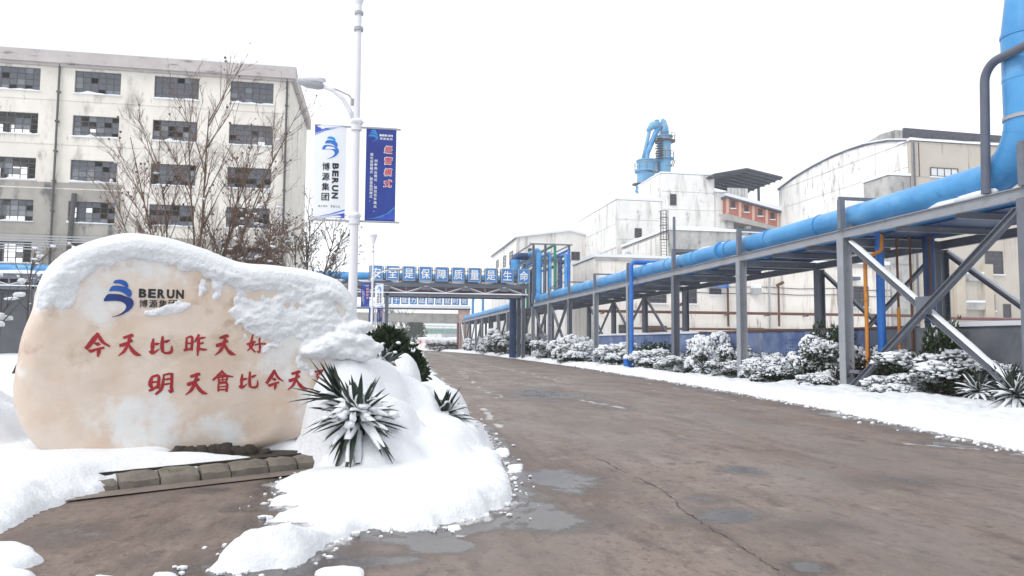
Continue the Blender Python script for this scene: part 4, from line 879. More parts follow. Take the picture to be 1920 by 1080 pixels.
looped(14.85, .10, BLUE, 'thin blue pipe tucked behind the thick one on the rack', 9.0); looped(17.05, .12, BLUE2, 'bright blue thin pipe at the rear edge of the rack', 9.9, None, YP(8)-.05); looped(16.08, .09, METG, 'thin grey pipe between the green and dark blue ones on the rack', 9.1)
pipe('green_pipe', [(14.95, 20.0, 5.72), (14.95, 15, 5.78), (14.95, 9, 5.9)], .055, GREENP, 'thin green pipe just behind the thick blue pipe near the right edge', .3, None, 10)
one_p = pipe('dark_pipe', [(13.72, 14.72, 4.98), (13.72, 14.62, 7.95), (13.72, 12.0, 8.05)], .10, DARKP, 'dark grey pipe rising beside the blue elbow and bending over at the top', .42, None, 14)
# branch risers and drops
pipe('blue_riser', [(13.42, 38.1, .1), (13.42, 38.1, 5.86), (17.5, 38.1, 5.86)], .115, BLUE2, 'bright blue branch pipe standing in the snow and crossing over the rack', .26, [((13.42, 38.1, 4.95), (0, 0, 1)), ((13.42, 38.1, 1.0), (0, 0, 1))], 14)
v = thing('blue_valve', (13.1, 38.0, .1), 'squat blue valve chamber with a snow cap beside the bright blue riser', 'valve')
one('valve_body', BLUE2, v, lambda m: m.tube([(13.1, 38.0, .05), (13.1, 38.0, .62)], .16, 12), True, 40); one('valve_flange', BLUE2, v, lambda m: m.tube([(13.1, 38.0, .6), (13.1, 38.0, .68)], .21, 12), True, 40)
one('snow', SNOW, v, lambda m: m.blob((13.1, 38.0, .72), (.2, .2, .17), 4, 8, .1), True)
pipe('blue_drop', [(14.8, 19.9, .2), (14.8, 19.9, 4.95)], .122, BLUE2, 'bright blue drop pipe between the front column and the snow bushes', 0, [((14.8, 19.9, 3.1), (0, 0, 1))], 14)
pipe('dull_blue_drop', [(16.3, 19.7, .5), (16.3, 19.7, 4.95)], .17, BLUED, 'dull blue upright pipe beside the dark rear column', 0, None, 14)
pipe('orange_pipe', [(14.2, 19.75, .1), (14.2, 19.75, 4.05), (14.75, 19.75, 4.3), (14.78, 19.75, 4.8)], .055, ORANGE, 'orange yellow gas pipe standing right of the near front column', .12, None, 10)
pipe('orange_pipe', [(15.15, 19.6, .9), (15.15, 19.6, 2.6)], .05, ORANGE, 'shorter orange pipe below a dark red riser by the blue wall', 0, None, 8)
pipe('red_riser', [(15.15, 19.6, 2.61), (15.15, 19.6, 4.7)], .035, RUST, 'thin dark red riser on top of the shorter orange pipe', 0, None, 8)
pipe('rust_riser', [(15.35, 19.3, .6), (15.35, 19.3, 4.7)], .035, RUST, 'thin rusty riser right of the orange pipe by the wall', 0, None, 8)
pipe('rust_riser', [(15.75, 19.0, 1.9), (15.75, 19.0, 4.7)], .03, RUST, 'thinnest rusty riser standing behind the wall next to the dull blue pipe', 0, None, 8)
pipe('short_standpipe', [(14.55, 20.2, .3), (14.55, 20.2, 2.0)], .05, RUST, 'short dark rusty standpipe left of the bright blue drop pipe', 0, None, 8)

# ---- blue boundary wall between front and rear columns
bw = thing('boundary_wall', (15.55, 32, 0), 'low flaking blue and grey plastered wall behind the bushes under the rack', 'wall')
one('wall_body', WALLB, bw, lambda m: m.box(15.45, 15.7, 21.2, 52, -.1, 2.0)); one('wall_body', WALLG, bw, lambda m: m.box(15.44, 15.71, 6, 21.197, -.1, 2.0))
one('coping', RUST, bw, lambda m: m.box(15.40, 15.75, 19.5, 34, 2.003, 2.07)); cap_snow(bw, 15.38, 15.77, 34.01, 52, 2.003, .12, 'coping_snow'); cap_snow(bw, 15.38, 15.77, 6, 18.6, 2.003, .13, 'coping_snow')
for k in range(8):   # rows of worn notice lettering on the wall, unreadable
    pr_ = random.Random(k)
    one('worn_notice', BLUED, bw, lambda m: [m.box(15.444, 15.449, 26.35-j*.15-.1*pr_.random(), 26.25-j*.15, 1.62-k*.12, 1.69-k*.12) for j in range(6)])

# ================================================================== pipe bridge over the road
QY = 65.5
br = thing('pipe_bridge', (0, QY, 4.6), 'steel truss pipe bridge over the road carrying ten blue slogan boards', 'bridge')
ZU, ZL = 6.5, 5.58; XA, XB = -34.0, 13.35
for y in (QY, QY+2.2):
    one('top_chord', STEEL, br, lambda m: m.ibar((XA, y, ZU), (XB, y, ZU), .25, .42, .03)); one('bottom_chord', STEEL, br, lambda m: m.ibar((XA, y, ZL), (XB, y, ZL), .2, .26, .03))
    k = 0; x = XB-.4
    while x > XA+1.8:
        one('diagonal', STEEL, br, lambda m: m.bar((x, y, ZL+.14 if k % 2 == 0 else ZU-.22), (x-1.74, y, ZU-.22 if k % 2 == 0 else ZL+.14), .13, .13))
        if y == QY: one('diagonal_snow', SNOW, br, lambda m: m.bar((x, y, ZL+.235 if k % 2 == 0 else ZU-.125), (x-1.74, y, ZU-.125 if k % 2 == 0 else ZL+.235), .12, .05))
        if k % 2 == 1: one('gusset', STEEL, br, lambda m: m.box(x-.35, x+.35, y-.085, y-.068, ZU-.5, ZU-.215)); one('vertical', STEEL, br, lambda m: m.bar((x-1.74, y+.002, ZL+.135), (x-1.74, y+.002, ZU-.213), .12, .12, (1, 0, 0)))
        x -= 1.74; k += 1
for xx in np.arange(XA+.3, XB, 3.48): one('cross_tie', STEEL, br, lambda m: m.ibar((xx, QY+.11, ZL-.05), (xx, QY+2.09, ZL-.05), .12, .16)); one('cross_tie', STEEL, br, lambda m: m.ibar((xx, QY+.13, ZU+.05), (xx, QY+2.07, ZU+.05), .12, .16))
cap_snow(br, XA, XB, QY-.12, QY+.12, ZL+.133, .10, 'chord_snow'); cap_snow(br, XA, -4, QY-.12, QY+2.3, ZU+.213, .30, 'deck_snow')
for xx in np.arange(-3.5, 12.5, 2.6): one('deck_snow', SNOW, br, lambda m: m.blob((xx, QY-.02, ZU+.22), (random.uniform(.4, .9), .14, .10), 4, 8, .2), True)
for x in (12.95, .9, -14, -27): one('bridge_column', STEEL, br, lambda m: m.ibar((x, QY, -.1), (x, QY, ZU-.22), .3, .3, .03, (1, 0, 0))); one('bridge_column', STEEL, br, lambda m: m.ibar((x, QY+2.2, -.1), (x, QY+2.2, ZU-.22), .3, .3, .03, (1, 0, 0)))
pipe('bridge_pipe', [(-40, QY+1.1, 7.15), (12.4, QY+1.1, 7.15), (12.4, QY+1.1, 9.0)], .42, BLUE, 'large blue pipe carried across the road on top of the truss bridge', .8, [((x, QY+1.1, 7.15), (1, 0, 0)) for x in range(-36, 12, 6)], 16)
pipe('bridge_pipe', [(-40, QY+.7, 5.98), (13.2, QY+.7, 5.98)], .22, MAROON, 'dark red pipe running inside the bridge truss', 0, [((x, QY+.7, 5.98), (1, 0, 0)) for x in range(-36, 12, 6)], 12)
pipe('bridge_pipe', [(-40, QY+1.5, 5.85), (13.2, QY+1.5, 5.85)], .13, DARKP, 'thin grey pipe beside the dark red one in the bridge truss', 0, None, 10)
pipe('dark_blue_riser', [(12.6, QY+3.2, .1), (12.6, QY+3.2, 9.6), (14.0, QY+3.2, 9.6)], .34, BLUED, 'dark blue riser pipe between bridge end and rack loop', .7, None, 14)
def board(parent, x, y, zc, w, h, ch):
    b = MB(); b.box(x-w/2, x+w/2, y-.07, y, zc-h/2, zc+h/2); o = b.build('sign_board', SIGNB, parent)
    f = MB(); e = .05
    for q in ((x-w/2-e, x+w/2+e, zc+h/2, zc+h/2+e), (x-w/2-e, x+w/2+e, zc-h/2-e, zc-h/2), (x-w/2-e, x-w/2, zc-h/2, zc+h/2), (x+w/2, x+w/2+e, zc-h/2, zc+h/2)): f.box(q[0], q[1], y-.085, y+.01, q[2], q[3])
    f.build('board_frame', METG, o); g = MB(); put_glyph(g, ch, Vector((x-w*.38, y-.076, zc-h*.36)), Vector((1, 0, 0)), Vector((0, 0, 1)), w*.76, h*.72, .035); g.build('character', WHITEP, o)
for i, ch in enumerate('安全是保障质量是生命'):
    a = PY(705.5+30.75*i, 514.5+1.0*i*.95, QY-.3); board(br, a.x, QY-.25, 7.42, .98, 1.16, ch)
    for dx in (-.6, .6): one('board_post', FRAMEM, br, lambda m: m.box(a.x+dx-.035, a.x+dx+.035, QY-.2, QY-.13, ZU+.215, 8.0))
one('board_rail', METG, br, lambda m: m.box(-.2, 13.1, QY-.19, QY-.15, 7.7, 7.76)); one('board_rail', METG, br, lambda m: m.box(-.2, 13.1, QY-.19, QY-.15, 7.05, 7.1))

# second gantry further down the road
gy = 125.0
g2 = thing('brick_gantry', (7, gy, 0), 'far concrete gantry on a pale pink brick pillar carrying a second row of boards', 'gantry')
one('beam', CONC, g2, lambda m: m.box(-5.5, 13.7, gy, gy+1.2, 4.75, 6.25))
for i in range(9): one('beam_panel', CONC, g2, lambda m: m.box(-5.4+i*2.1, -3.4+i*2.1, gy-.08, gy-.004, 4.85, 6.15))
one('pillar', BRICKP, g2, lambda m: m.box(13.72, 15.5, gy-.3, gy+1.5, 0, 6.9)); one('pillar', BRICKP, g2, lambda m: m.box(-7.3, -5.52, gy-.3, gy+1.5, 0, 6.9))
one('pillar_edge', MAROON, g2, lambda m: m.box(13.5, 13.715, gy-.2, gy+1.4, 0, 4.745))
for z in (2.2, 4.0, 5.2, 6.3): one('pillar_band', CONC, g2, lambda m: m.box(13.7, 15.52, gy-.33, gy-.302, z, z+.09))
one('deck', DARKROOF, g2, lambda m: m.box(-6.5, 15.6, gy-.5, gy+1.6, 6.905, 7.1)); cap_snow(g2, -6.5, 15.6, gy-.5, gy+1.6, 7.103, .45, 'deck_snow')
for i, ch in enumerate('胜于能力品质成就时效'):
    a = PY(727+15.9*i, 566+.9*i, gy); board(g2, a.x, gy-.3, 8.35, 1.12, 1.25, ch)
pipe('gantry_pipe', [(15.9, gy-1, 4.8), (15.9, gy-1, 9.0), (17.6, gy-1, 9.0), (17.6, gy-1, 4.8)], .22, BLUE, 'small blue pipe loop beside the brick pillar of the far gantry', .5, None, 10)

# ================================================================== factory buildings on the right
def block(name, label, x0, x1, y0, y1, z1, mat, front_mat=None, snow=True, parapet=.35):
    b = thing(name, ((x0+x1)/2, y0, 0), label, 'building')
    one('wall', mat, b, lambda m: m.box(x0, x1, y0, y1, -.1, z1))
    if snow: cap_snow(b, x0-.12, x1+.12, y0-.12, y1+.12, z1+.003, parapet)
    return b
def winY(b, Y, px0, py0, px1, py1, nx=2, nz=2, sill=True, **k): r = rectY(px0, py0, px1, py1, Y); return window(b, 'y', Y-.003, *r, nx, nz, sill=sill, **k)
def winX(b, X, px0, py0, px1, py1, nx=2, nz=2, sill=False, **k): r = rectX(px0, py0, px1, py1, X); return window(b, 'x', X-.003, *r, nx, nz, sill=sill, **k)
# B1: low front hall with the rusty service pipes
B1Y = 65.0
b1 = block('front_hall', 'low white front hall with rusty pipes along its stained wall behind the rack', 19.5, 51.7, B1Y, 72.9, 9.3, WHITER, parapet=.30)
for r in [(1210,551,1249,568,4,2),(1287,540,1306,569,2,3),(1330,541,1352,552,3,2),(1160,609,1187,626,4,2),(1210,611,1250,625,4,2),(1398,615,1432,625,3,1),(1485,617,1500,625,2,1),(1570,537,1598,575,2,3),(1600,537,1628,575,2,3)]: winY(b1, B1Y, *r)
r = rectY(1323, 531, 1362, 541, B1Y); one('awning', BLUE2, b1, lambda m: m.poly([(r[0], B1Y-.01, r[3]), (r[0], B1Y-.9, r[2]+.1), (r[0], B1Y-.01, r[2]+.1)], (r[1]-r[0], 0, 0)))
r = rectY(1407, 541, 1422, 553, B1Y); one('vent_hood', METG, b1, lambda m: m.box(r[0], r[1], B1Y-.6, B1Y-.003, r[2], r[3])); cap_snow(b1, r[0], r[1], B1Y-.6, B1Y-.003, r[3]+.003, .35, 'hood_snow')
r = rectY(1590, 520, 1605, 526, B1Y); one('wall_bracket', DARKP, b1, lambda m: m.box(r[0], r[1], B1Y-.7, B1Y-.003, r[2], r[3])); cap_snow(b1, r[0], r[1], B1Y-.7, B1Y-.003, r[3]+.003, .22, 'bracket_snow')
zp1, zp2 = 4.35, 2.85
one('wall_pipe', RUST, b1, lambda m: m.tube([(18.6, B1Y-.8, zp1), (51, B1Y-.8, zp1)], .13, 8)); one('wall_pipe', RUST, b1, lambda m: m.tube([(22.5, B1Y-.6, zp2), (51, B1Y-.6, zp2)], .11, 8))
for px_, y0, y1 in ((1364, 532, 612), (1459, 536, 612), (1272, 575, 612)):
    a = PY(px_, y0, B1Y-.3); c = PY(px_, y1, B1Y-.3); one('down_pipe', RUST, b1, lambda m: m.tube([(a.x, B1Y-.35, a.z), (a.x, B1Y-.35, c.z)], .10, 8)); one('pipe_head', RUST, b1, lambda m: m.bar((a.x-.2, B1Y-.4, a.z), (a.x+.5, B1Y-.4, a.z+.35), .2, .25))
for x in range(20, 51, 4): one('pipe_bracket', RUST, b1, lambda m: m.box(x-.05, x+.05, B1Y-.9, B1Y-.003, zp1-.22, zp1-.13))
one('eaves_edge', CONC, b1, lambda m: m.box(19.4, 51.8, B1Y-.1, B1Y-.003, 9.0, 9.29))
# damp plinth stain
for px_, y0, y1 in ((1330, 560, 608), (1385, 560, 600)): pass
for k, z in enumerate((6.3, 6.9)): one('cable', FRAMEM, b1, lambda m: m.tube([(20+i*3.9, B1Y-.05, z-.12*(i % 2)) for i in range(9)], .03, 5))
for px_ in (1440, 1530, 1660): a = PY(px_, 470, B1Y); one('rain_pipe', METG, b1, lambda m: m.tube([(a.x, B1Y-.12, .2), (a.x, B1Y-.12, 9.0)], .07, 6))
one('steel_door', DARKP, b1, lambda m: m.box(44.5, 46.3, B1Y-.05, B1Y-.003, 0, 2.5))
for x in (24, 33, 41): one('roof_vent', METG, b1, lambda m: m.tube([(x, 69, 9.3), (x, 69, 10.1), (x, 69, 10.15), (x, 69, 10.4)], [.25, .25, .4, .1], 10), True, 40)
# B2: middle hall
B2Y = 73.0
b2 = block('middle_hall', 'stained flat hall behind the front hall with a caged ladder on its wall', 29.8, 56, B2Y, 88, 13.3, STAINC, parapet=.42)
one('white_side', WHITEW, b2, lambda m: m.box(29.77, 29.797, B2Y+.01, 87.9, 0, 13.0))
winY(b2, B2Y, 1265, 472, 1318, 480, 4, 1, False)
lx = PY(1243, 440, B2Y).x
def ladder(m):
    for dx in (-.3, .3): m.box(lx+dx-.03, lx+dx+.03, B2Y-.25, B2Y-.19, 8.4, 15.2)
    for k in range(22): m.box(lx-.27, lx+.27, B2Y-.24, B2Y-.20, 8.6+k*.3, 8.64+k*.3)
one('ladder', FRAMEM, b2, ladder)
def cage(m):
    for k in range(5):
        P = [(lx+.45*math.cos(a), B2Y-.22-.6*math.sin(a), 12.2+k*.75) for a in np.linspace(0, math.pi, 9)]; m.tube(P, .035, 5)
    for a in np.linspace(.3, 2.8, 5): m.bar((lx+.45*math.cos(a), B2Y-.22-.6*math.sin(a), 12.2), (lx+.45*math.cos(a), B2Y-.22-.6*math.sin(a), 15.2), .035, .035)
one('ladder_cage', FRAMEM, b2, cage)
# B4 / B3: tall stepped blocks
B4Y = 90.0
b4 = block('stepped_block', 'white panelled block left of the tallest hall with small side windows', 29.8, 35.78, B4Y, 109.7, 19.7, WHITEW, parapet=.3)
panels(b4, 'y', B4Y, 29.8, 35.78, 9.6, 19.68, 1, 4, PANELW)
winY(b4, B4Y-.12, 1190, 428, 1203, 446, 1, 1, False)
for r in [(1105,430,1111,446),(1121,420,1129,440),(1141,408,1150,430)]: winX(b4, 29.8, *r, 1, 2)
panels(b4, 'x', 29.8, B4Y+.1, 109.6, 13.6, 19.68, 5, 2, PANELW)
b3 = block('tall_hall', 'tallest white panelled hall in the middle with one narrow dark window', 35.8, 43.1, B4Y, 98.4, 23.4, WHITEW, parapet=.2)
panels(b3, 'y', B4Y, 35.8, 43.1, 9.4, 23.38, 1, 6, PANELW); panels(b3, 'x', 35.8, B4Y+.1, 98.3, 17.6, 23.38, 1, 2, PANELW)
winY(b3, B4Y-.12, 1256, 364, 1268, 385, 1, 2, False)
b3b = block('lift_annex', 'narrow white annex joined to the right of the tallest hall', 43.15, 45.0, B4Y+.1, 98, 21.2, WHITEW, parapet=.2)
panels(b3b, 'y', B4Y+.1, 43.15, 45, 9.4, 21.18, 1, 5, PANELW)
r = rectY(1341, 405, 1373, 424, B4Y); 
# open pitched canopy on posts
can = thing('open_canopy', (47.5, 92, 20), 'dark pitched canopy roof on posts above the red brick gallery', 'canopy')
a, b, c = PY(1336, 330, 88), PY(1397, 319.5, 88), PY(1464, 336, 88)
def canopy(m):
    for p, q in ((a, b), (b, c)): m.poly([(p.x, 87.5, p.z), (q.x, 87.5, q.z), (q.x, 87.5, q.z+.22), (p.x, 87.5, p.z+.22)], (0, 11, 0))
one('roof', DARKROOF, can, canopy)
for k in range(8): one('purlin', DARKP, can, lambda m: (m.bar((a.x, 88+k*1.4, a.z-.09), (b.x, 88+k*1.4, b.z-.09), .12, .16), m.bar((b.x, 88+k*1.4, b.z-.09), (c.x, 88+k*1.4, c.z-.09), .12, .16)))
for x, y in ((46, 97), (48.3, 97.4), (49.5, 97), (51, 93), (50.6, 97.4), (44.5, 97)): one('canopy_post', DARKP, can, lambda m: m.box(x-.13, x+.13, y-.13, y+.13, 13, a.z))
cap_snow(can, a.x, (a.x+b.x)/2, 87.5, 98.5, a.z+1.0, .02, 'roof_snow') if False else None
scr = PY(1363, 352, 89.6); scr2 = PY(1402, 366, 89.6)
sb_ = thing('louvre_screen', (scr.x, 89.6, 18), 'broken white screen with holes under the canopy', 'screen')
sr = random.Random(4)
for i in range(6): x0 = scr.x+(scr2.x-scr.x)*i/6; one('panel', PANELW, sb_, lambda m: m.box(x0+.03, x0+(scr2.x-scr.x)/6-.03, 89.5, 89.6, scr2.z-.6+sr.random()*.5, scr.z))
# red brick conveyor gallery sloping down to the right
gal = thing('brick_gallery', (48, 89, 12), 'sloping red brick conveyor gallery with snowy roof and four small windows', 'gallery')
GYa = 89.0
tl, tr, br_, bl = PY(1362, 371, GYa), PY(1462, 400, GYa), PY(1462, 427, GYa), PY(1362, 400, GYa)
one('wall', BRICKR, gal, lambda m: m.poly([tl, tr, br_, bl], (0, 3.5, 0)))
one('roof', DARKP, gal, lambda m: m.poly([tl+Vector((-.3, -.4, .02)), tr+Vector((.3, -.4, .02)), tr+Vector((.3, -.4, .22)), tl+Vector((-.3, -.4, .22))], (0, 4.3, 0)))
one('roof_snow', SNOW, gal, lambda m: m.poly([tl+Vector((-.3, -.42, .225)), tr+Vector((.3, -.42, .225)), tr+Vector((.3, -.42, .75)), tl+Vector((-.3, -.42, .6))], (0, 4.4, 0)))
one('floor_beam', CONC, gal, lambda m: m.poly([bl+Vector((-.1, -.12, -.85)), br_+Vector((0, -.12, -.5)), br_+Vector((0, -.12, -.01)), bl+Vector((-.1, -.12, -.01))], (0, 3.6, 0)))
for t in (.12, .37, .63, .86):
    p = tl.lerp(tr, t); q = bl.lerp(br_, t); c_ = p.lerp(q, .32); window(gal, 'y', GYa-.003, c_.x-.3, c_.x+.3, c_.z-.45, c_.z+.45, 1, 1)
for t in (.02, .25, .5, .75, .97): p = tl.lerp(tr, t); q = bl.lerp(br_, t); one('pilaster', BRICKP, gal, lambda m: m.poly([q+Vector((-.18, -.06, .02)), q+Vector((.18, -.06, .02)), p+Vector((.18, -.06, -.02)), p+Vector((-.18, -.06, -.02))], (0, .055, 0)))
for t in (.1, .42, .75): p = bl.lerp(br_, t); one('column', CONC, gal, lambda m: m.box(p.x-.35, p.x+.35, GYa+.2, GYa+.9, 0, p.z-.8))
one('under_hall', DARKROOF, gal, lambda m: m.box(43.4, 52, GYa+2, GYa+3.4, 0, bl.z-2.4))
# B5: gabled hall on the far left of the group
B5Y = 104.0
b5 = thing('gabled_hall', (25, B5Y, 0), 'farthest white hall with a shallow gable beyond the pipe loop', 'building')
g5 = [(19.5, -.1), (37, -.1), (37, 15.6), (27.3, 17.6), (19.5, 16.4)]
one('wall', WHITEW, b5, lambda m: m.poly([(x, B5Y, z) for x, z in g5], (0, 23, 0)))
one('roof_snow', SNOW, b5, lambda m: (m.poly([(19.3, B5Y-.25, 16.41), (27.3, B5Y-.25, 17.61), (27.3, B5Y-.25, 17.9), (19.3, B5Y-.25, 16.65)], (0, 23.4, 0)), m.poly([(27.303, B5Y-.25, 17.61), (37, B5Y-.25, 15.62), (37, B5Y-.25, 15.9), (27.303, B5Y-.25, 17.9)], (0, 23.4, 0))))
for r in [(990,466,1004,478,2,1),(1071,472,1087,488,2,2),(1115,471,1148,477,4,1)]: winY(b5, B5Y, *r, sill=False)
for r in [(944,480,949,500),(956,472,962,496),(931,488,935,502),(938,512,942,530)]: winX(b5, 19.5, *r, 1, 3)
one('gutter', DARKP, b5, lambda m: m.tube([(19.3, B5Y, 16.35), (19.3, B5Y+23, 16.2)], .09, 6))
# C: big hall with the arched side and its monitor
CX, CY = 51.9, 65.0
c_ = thing('big_hall', (60, CY, 0), 'largest hall at the right with a curved white panelled side and beige front', 'building')
prof = [(1461,356),(1490,333),(1526,311.5),(1563,292.5),(1595,280),(1622,271),(1668,263),(1712,259.5)]
pr3 = sorted([(PX(x, y, CX).y, PX(x, y, CX).z) for x, y in prof]); pr3[0] = (CY, pr3[0][1]); ye = pr3[-1][0]
topC = lambda y: float(np.interp(y, [p[0] for p in pr3], [p[1] for p in pr3]))
one('wall', WHITEW, c_, lambda m: m.poly([(CX+.01, CY+.02, -.1), (CX+.01, ye, -.1)]+[(CX+.01, y, z-.06) for y, z in reversed(pr3)], (14, 0, 0)))
panels(c_, 'x', CX, CY+.05, ye, 9.2, 24.2, 5, 6, PANELW, lambda y: topC(y)-.1, .06, .09)
for (ya, za), (yb, zb) in zip(pr3[:-1], pr3[1:]): one('roof_edge', DARKP, c_, lambda m: m.bar((CX-.12, ya, za-.03), (CX-.12, yb, zb-.03), .3, .14)); one('edge_snow', SNOW, c_, lambda m: m.bar((CX-.1, ya, za+.1), (CX-.1, yb, zb+.1), .4, .12))
zf = pr3[0][1]
one('front_wall', BEIGEW, c_, lambda m: m.box(CX-.05, 90, CY-.35, CY+.015, -.1, zf-.15))
panels(c_, 'y', CY-.35, CX+.1, 90, 14.6, zf-.2, 6, 2, BEIGEW, None, .05, .06)
cap_snow(c_, CX-.2, 90, CY-.55, CY+1.4, zf-.146, .3, 'parapet_snow')
one('monitor_front', DARKROOF, c_, lambda m: m.poly([(CX+.8, CY+1.5, zf-.2), (90, CY+1.5, zf-.2), (90, CY+1.5, zf+1.2), (CX+.8, CY+1.5, zf+1.75)], (0, .3, 0)))
mp_ = [PX(x, y, CX+.78) for x, y in ((1714, 238), (1680, 243), (1650, 252), (1625, 267))]
one('monitor_side', STAINC, c_, lambda m: m.poly([(CX+.78, CY+1.82, zf-.3), (CX+.78, mp_[3].y, zf-.1)]+[(CX+.78, max(p.y, CY+1.82), p.z) for p in reversed(mp_)], (8, 0, 0)))
for k in range(14): one('monitor_mullion', FRAMEM, c_, lambda m: m.box(CX+1.6+k*2.4, CX+1.68+k*2.4, CY+1.40, CY+1.497, zf-.2, zf+1.1))
winY(c_, CY-.42, 1744, 315, 1796, 332, 4, 1, True, mat=surf('bright_opening', (.62,.63,.66), None, 1, .5))
one('corner_stain', RUST, c_, lambda m: [m.box(CX+.25+k*.5, CX+.33+k*.5, CY-.46, CY-.422, 19.3-k*1.1, zf-.3) for k in range(2)])
one('drainpipe', DARKP, c_, lambda m: m.tube([(CX+.15, CY-.55, 1), (CX+.15, CY-.55, zf-.4)], .09, 8))
for r, n in [((1847,471,1880,514),(2,3)),((1849,553,1865,582),(1,2)),((1881,570,1895,596),(1,1)),((1736,478,1748,500),(2,2))]: winY(c_, CY-.352, *r, *n)
for px_ in (1792, 1845): x = PY(px_, 560, CY).x; one('pilaster', surf('pale_pilaster', (.52,.46,.38), (.46,.41,.34), .6, .85), c_, lambda m: m.box(x-.5, x+.5, CY-.75, CY-.353, 0, 9.6))
for z in (5.75, 8.6): xa, xb = PY(1800, 560, CY).x, PY(1838, 560, CY).x; one('lintel', STAINC, c_, lambda m: m.box(xa, xb, CY-.7, CY-.353, z-.7, z)); cap_snow(c_, xa, xb, CY-.72, CY-.353, z+.003, .2, 'lintel_snow')
one('wall_pipe', MAROON, c_, lambda m: m.tube([(52, CY-1.0, 4.15), (90, CY-1.0, 4.0)], .14, 8))
d_ = block('corner_lobby', 'small grey attached block at the foot of the curved white side', 49.4, 51.75, CY-.2, 68.6, 18.2, STAINC, parapet=.3)
panels(d_, 'y', CY-.2, 49.4, 51.75, 9.4, 18.15, 1, 4, STAINC)

# blue tower rising behind the tall hall
tw = thing('blue_tower', (39.5, 105, 22), 'weathered light blue process tower with a slanted duct and ring platforms', 'tower')
TY = 105.0
TWB = surf('weathered_tower_blue', (.10,.30,.52), (.16,.37,.57), .7, .6, .01, 6, c3=(.30,.36,.42), scale3=.6, thr3=(.5,.7), c4=(.14,.17,.22), scale4=1.4, thr4=(.62,.76))
def T(px, py): return PY(px, py, TY)
ppm = T(1240, 300).x-T(1230, 300).x; ppm /= 10
one('drum', TWB, tw, lambda m: m.tube([T(1213,320), T(1213,303)], 17.5*ppm, 20), True, 40)
one('lower_cone', TWB, tw, lambda m: m.tube([T(1200,362), T(1208,340), T(1212,326)], [9*ppm, 13*ppm, 17*ppm], 20), True, 40)
one('drum_flange', TWB, tw, lambda m: m.tube([T(1212,323), T(1212,319.5)], 21*ppm, 24), True, 40)
one('platform', FRAMEM, tw, lambda m: m.tube([T(1197,347), T(1197,345)], 11*ppm, 16), True, 40)
one('top_flange', TWB, tw, lambda m: m.tube([T(1213,303), T(1213,301)], 19*ppm, 20), True, 40)
one('slanted_duct', BLUE, tw, lambda m: m.tube(path([T(1212,303), T(1213,288), T(1231,246), T(1236,240)], 1.0, 5), 4.8*ppm, 14), True, 50)
one('support_leg', TWB, tw, lambda m: m.tube([T(1205,302), T(1219,240)], 3.2*ppm, 10), True)
one('cyclone_head', TWB, tw, lambda m: m.tube([T(1214,246), T(1223,236), T(1232,233), T(1238,240)], [3*ppm, 7*ppm, 8*ppm, 6*ppm], 14), True)
one('top_nozzle', BLUE, tw, lambda m: m.tube([T(1232,236), T(1232,228), T(1232,225.5)], [2.6*ppm, 2.6*ppm, 4.4*ppm], 12), True, 40)
one('column_shell', TWB, tw, lambda m: m.tube([T(1245,330), T(1245,256)], 12*ppm, 20), True, 40)
one('column_head', TWB, tw, lambda m: m.tube([T(1246,256), T(1246,240), T(1244,228), T(1242,223)], [8*ppm, 7*ppm, 5*ppm, 2*ppm], 16), True)
for py_, r_ in ((266, 18), (257, 14), (299, 16), (312, 13)): one('platform', TWB if r_ < 17 else FRAMEM, tw, lambda m: m.tube([T(1247,py_), T(1247,py_-2)], r_*ppm, 20), True, 40)
for k in range(9): one('stair_step', FRAMEM, tw, lambda m: m.bar(T(1230+(k % 2), 299-k*4.6)+Vector((-.3, -.5, 0)), T(1238, 299-k*4.6)+Vector((0, -1.1, 0)), .5, .07))
for py_, r_ in ((262, 18), (295, 16), (318, 21)):
    x = 1212 if py_ == 318 else 1247
    for j in range(10): a_ = j*math.pi/5; p = T(x, py_+4)+Vector((math.cos(a_)*r_*ppm, math.sin(a_)*r_*ppm, 0)); one('railing_post', FRAMEM, tw, lambda m: m.bar(p, p+Vector((0, 0, 1.1)), .05, .05))
    one('railing', FRAMEM, tw, lambda m: m.tube([T(x, py_+4)+Vector((math.cos(j*math.pi/10)*r_*ppm, math.sin(j*math.pi/10)*r_*ppm, 1.1)) for j in range(21)], .035, 5))
one('access_ladder', FRAMEM, tw, lambda m: (m.bar(T(1262, 312), T(1266, 300), .1, .1), m.bar(T(1258, 312), T(1263, 300), .1, .1)))

# ================================================================== far end of the road
gh = thing('gate_building', (9, 230, 0), 'small pale office with a green glazed front at the far road end', 'building')
HY = 230.0
def hb(nm, mt, a, b, c, d, dep=6, off=0): r = rectY(a, b, c, d, HY); return one(nm, mt, gh, lambda m: m.box(r[0], r[1], HY-off, HY+dep, max(r[2], -.5), r[3]))
hb('upper_wall', GATEG, 795, 594, 834, 607); hb('upper_wall', GATEG, 834.5, 597, 880, 607)
hb('canopy_snow', SNOW, 791, 607.5, 885, 611, 6, 1.5); hb('canopy_slab', PANELW, 792, 611.5, 885, 616, 6, 1.2); hb('wall', PANELW, 793, 616.3, 885, 648)
for i in range(9): hb('glazing', GLASSG, 799+i*7, 618, 805.5+i*7, 625, 0, .3)
for i in range(6): hb('panel', PANELW if i < 3 else GATEG, 799+i*10, 626, 808+i*10, 634, 0, .25)
gw = thing('entrance_wall', (10, 150, 0), 'low white wall with three red marks at the far end of the road', 'wall')
a, b = PY(783, 641, 150), PY(870, 650, 150)
one('wall_body', PANELW, gw, lambda m: m.box(a.x, b.x, 150, 150.4, -.1, PY(800, 637, 150).z)); cap_snow(gw, a.x, b.x, 149.9, 150.5, PY(800, 637, 150).z+.003, .5, 'wall_snow')
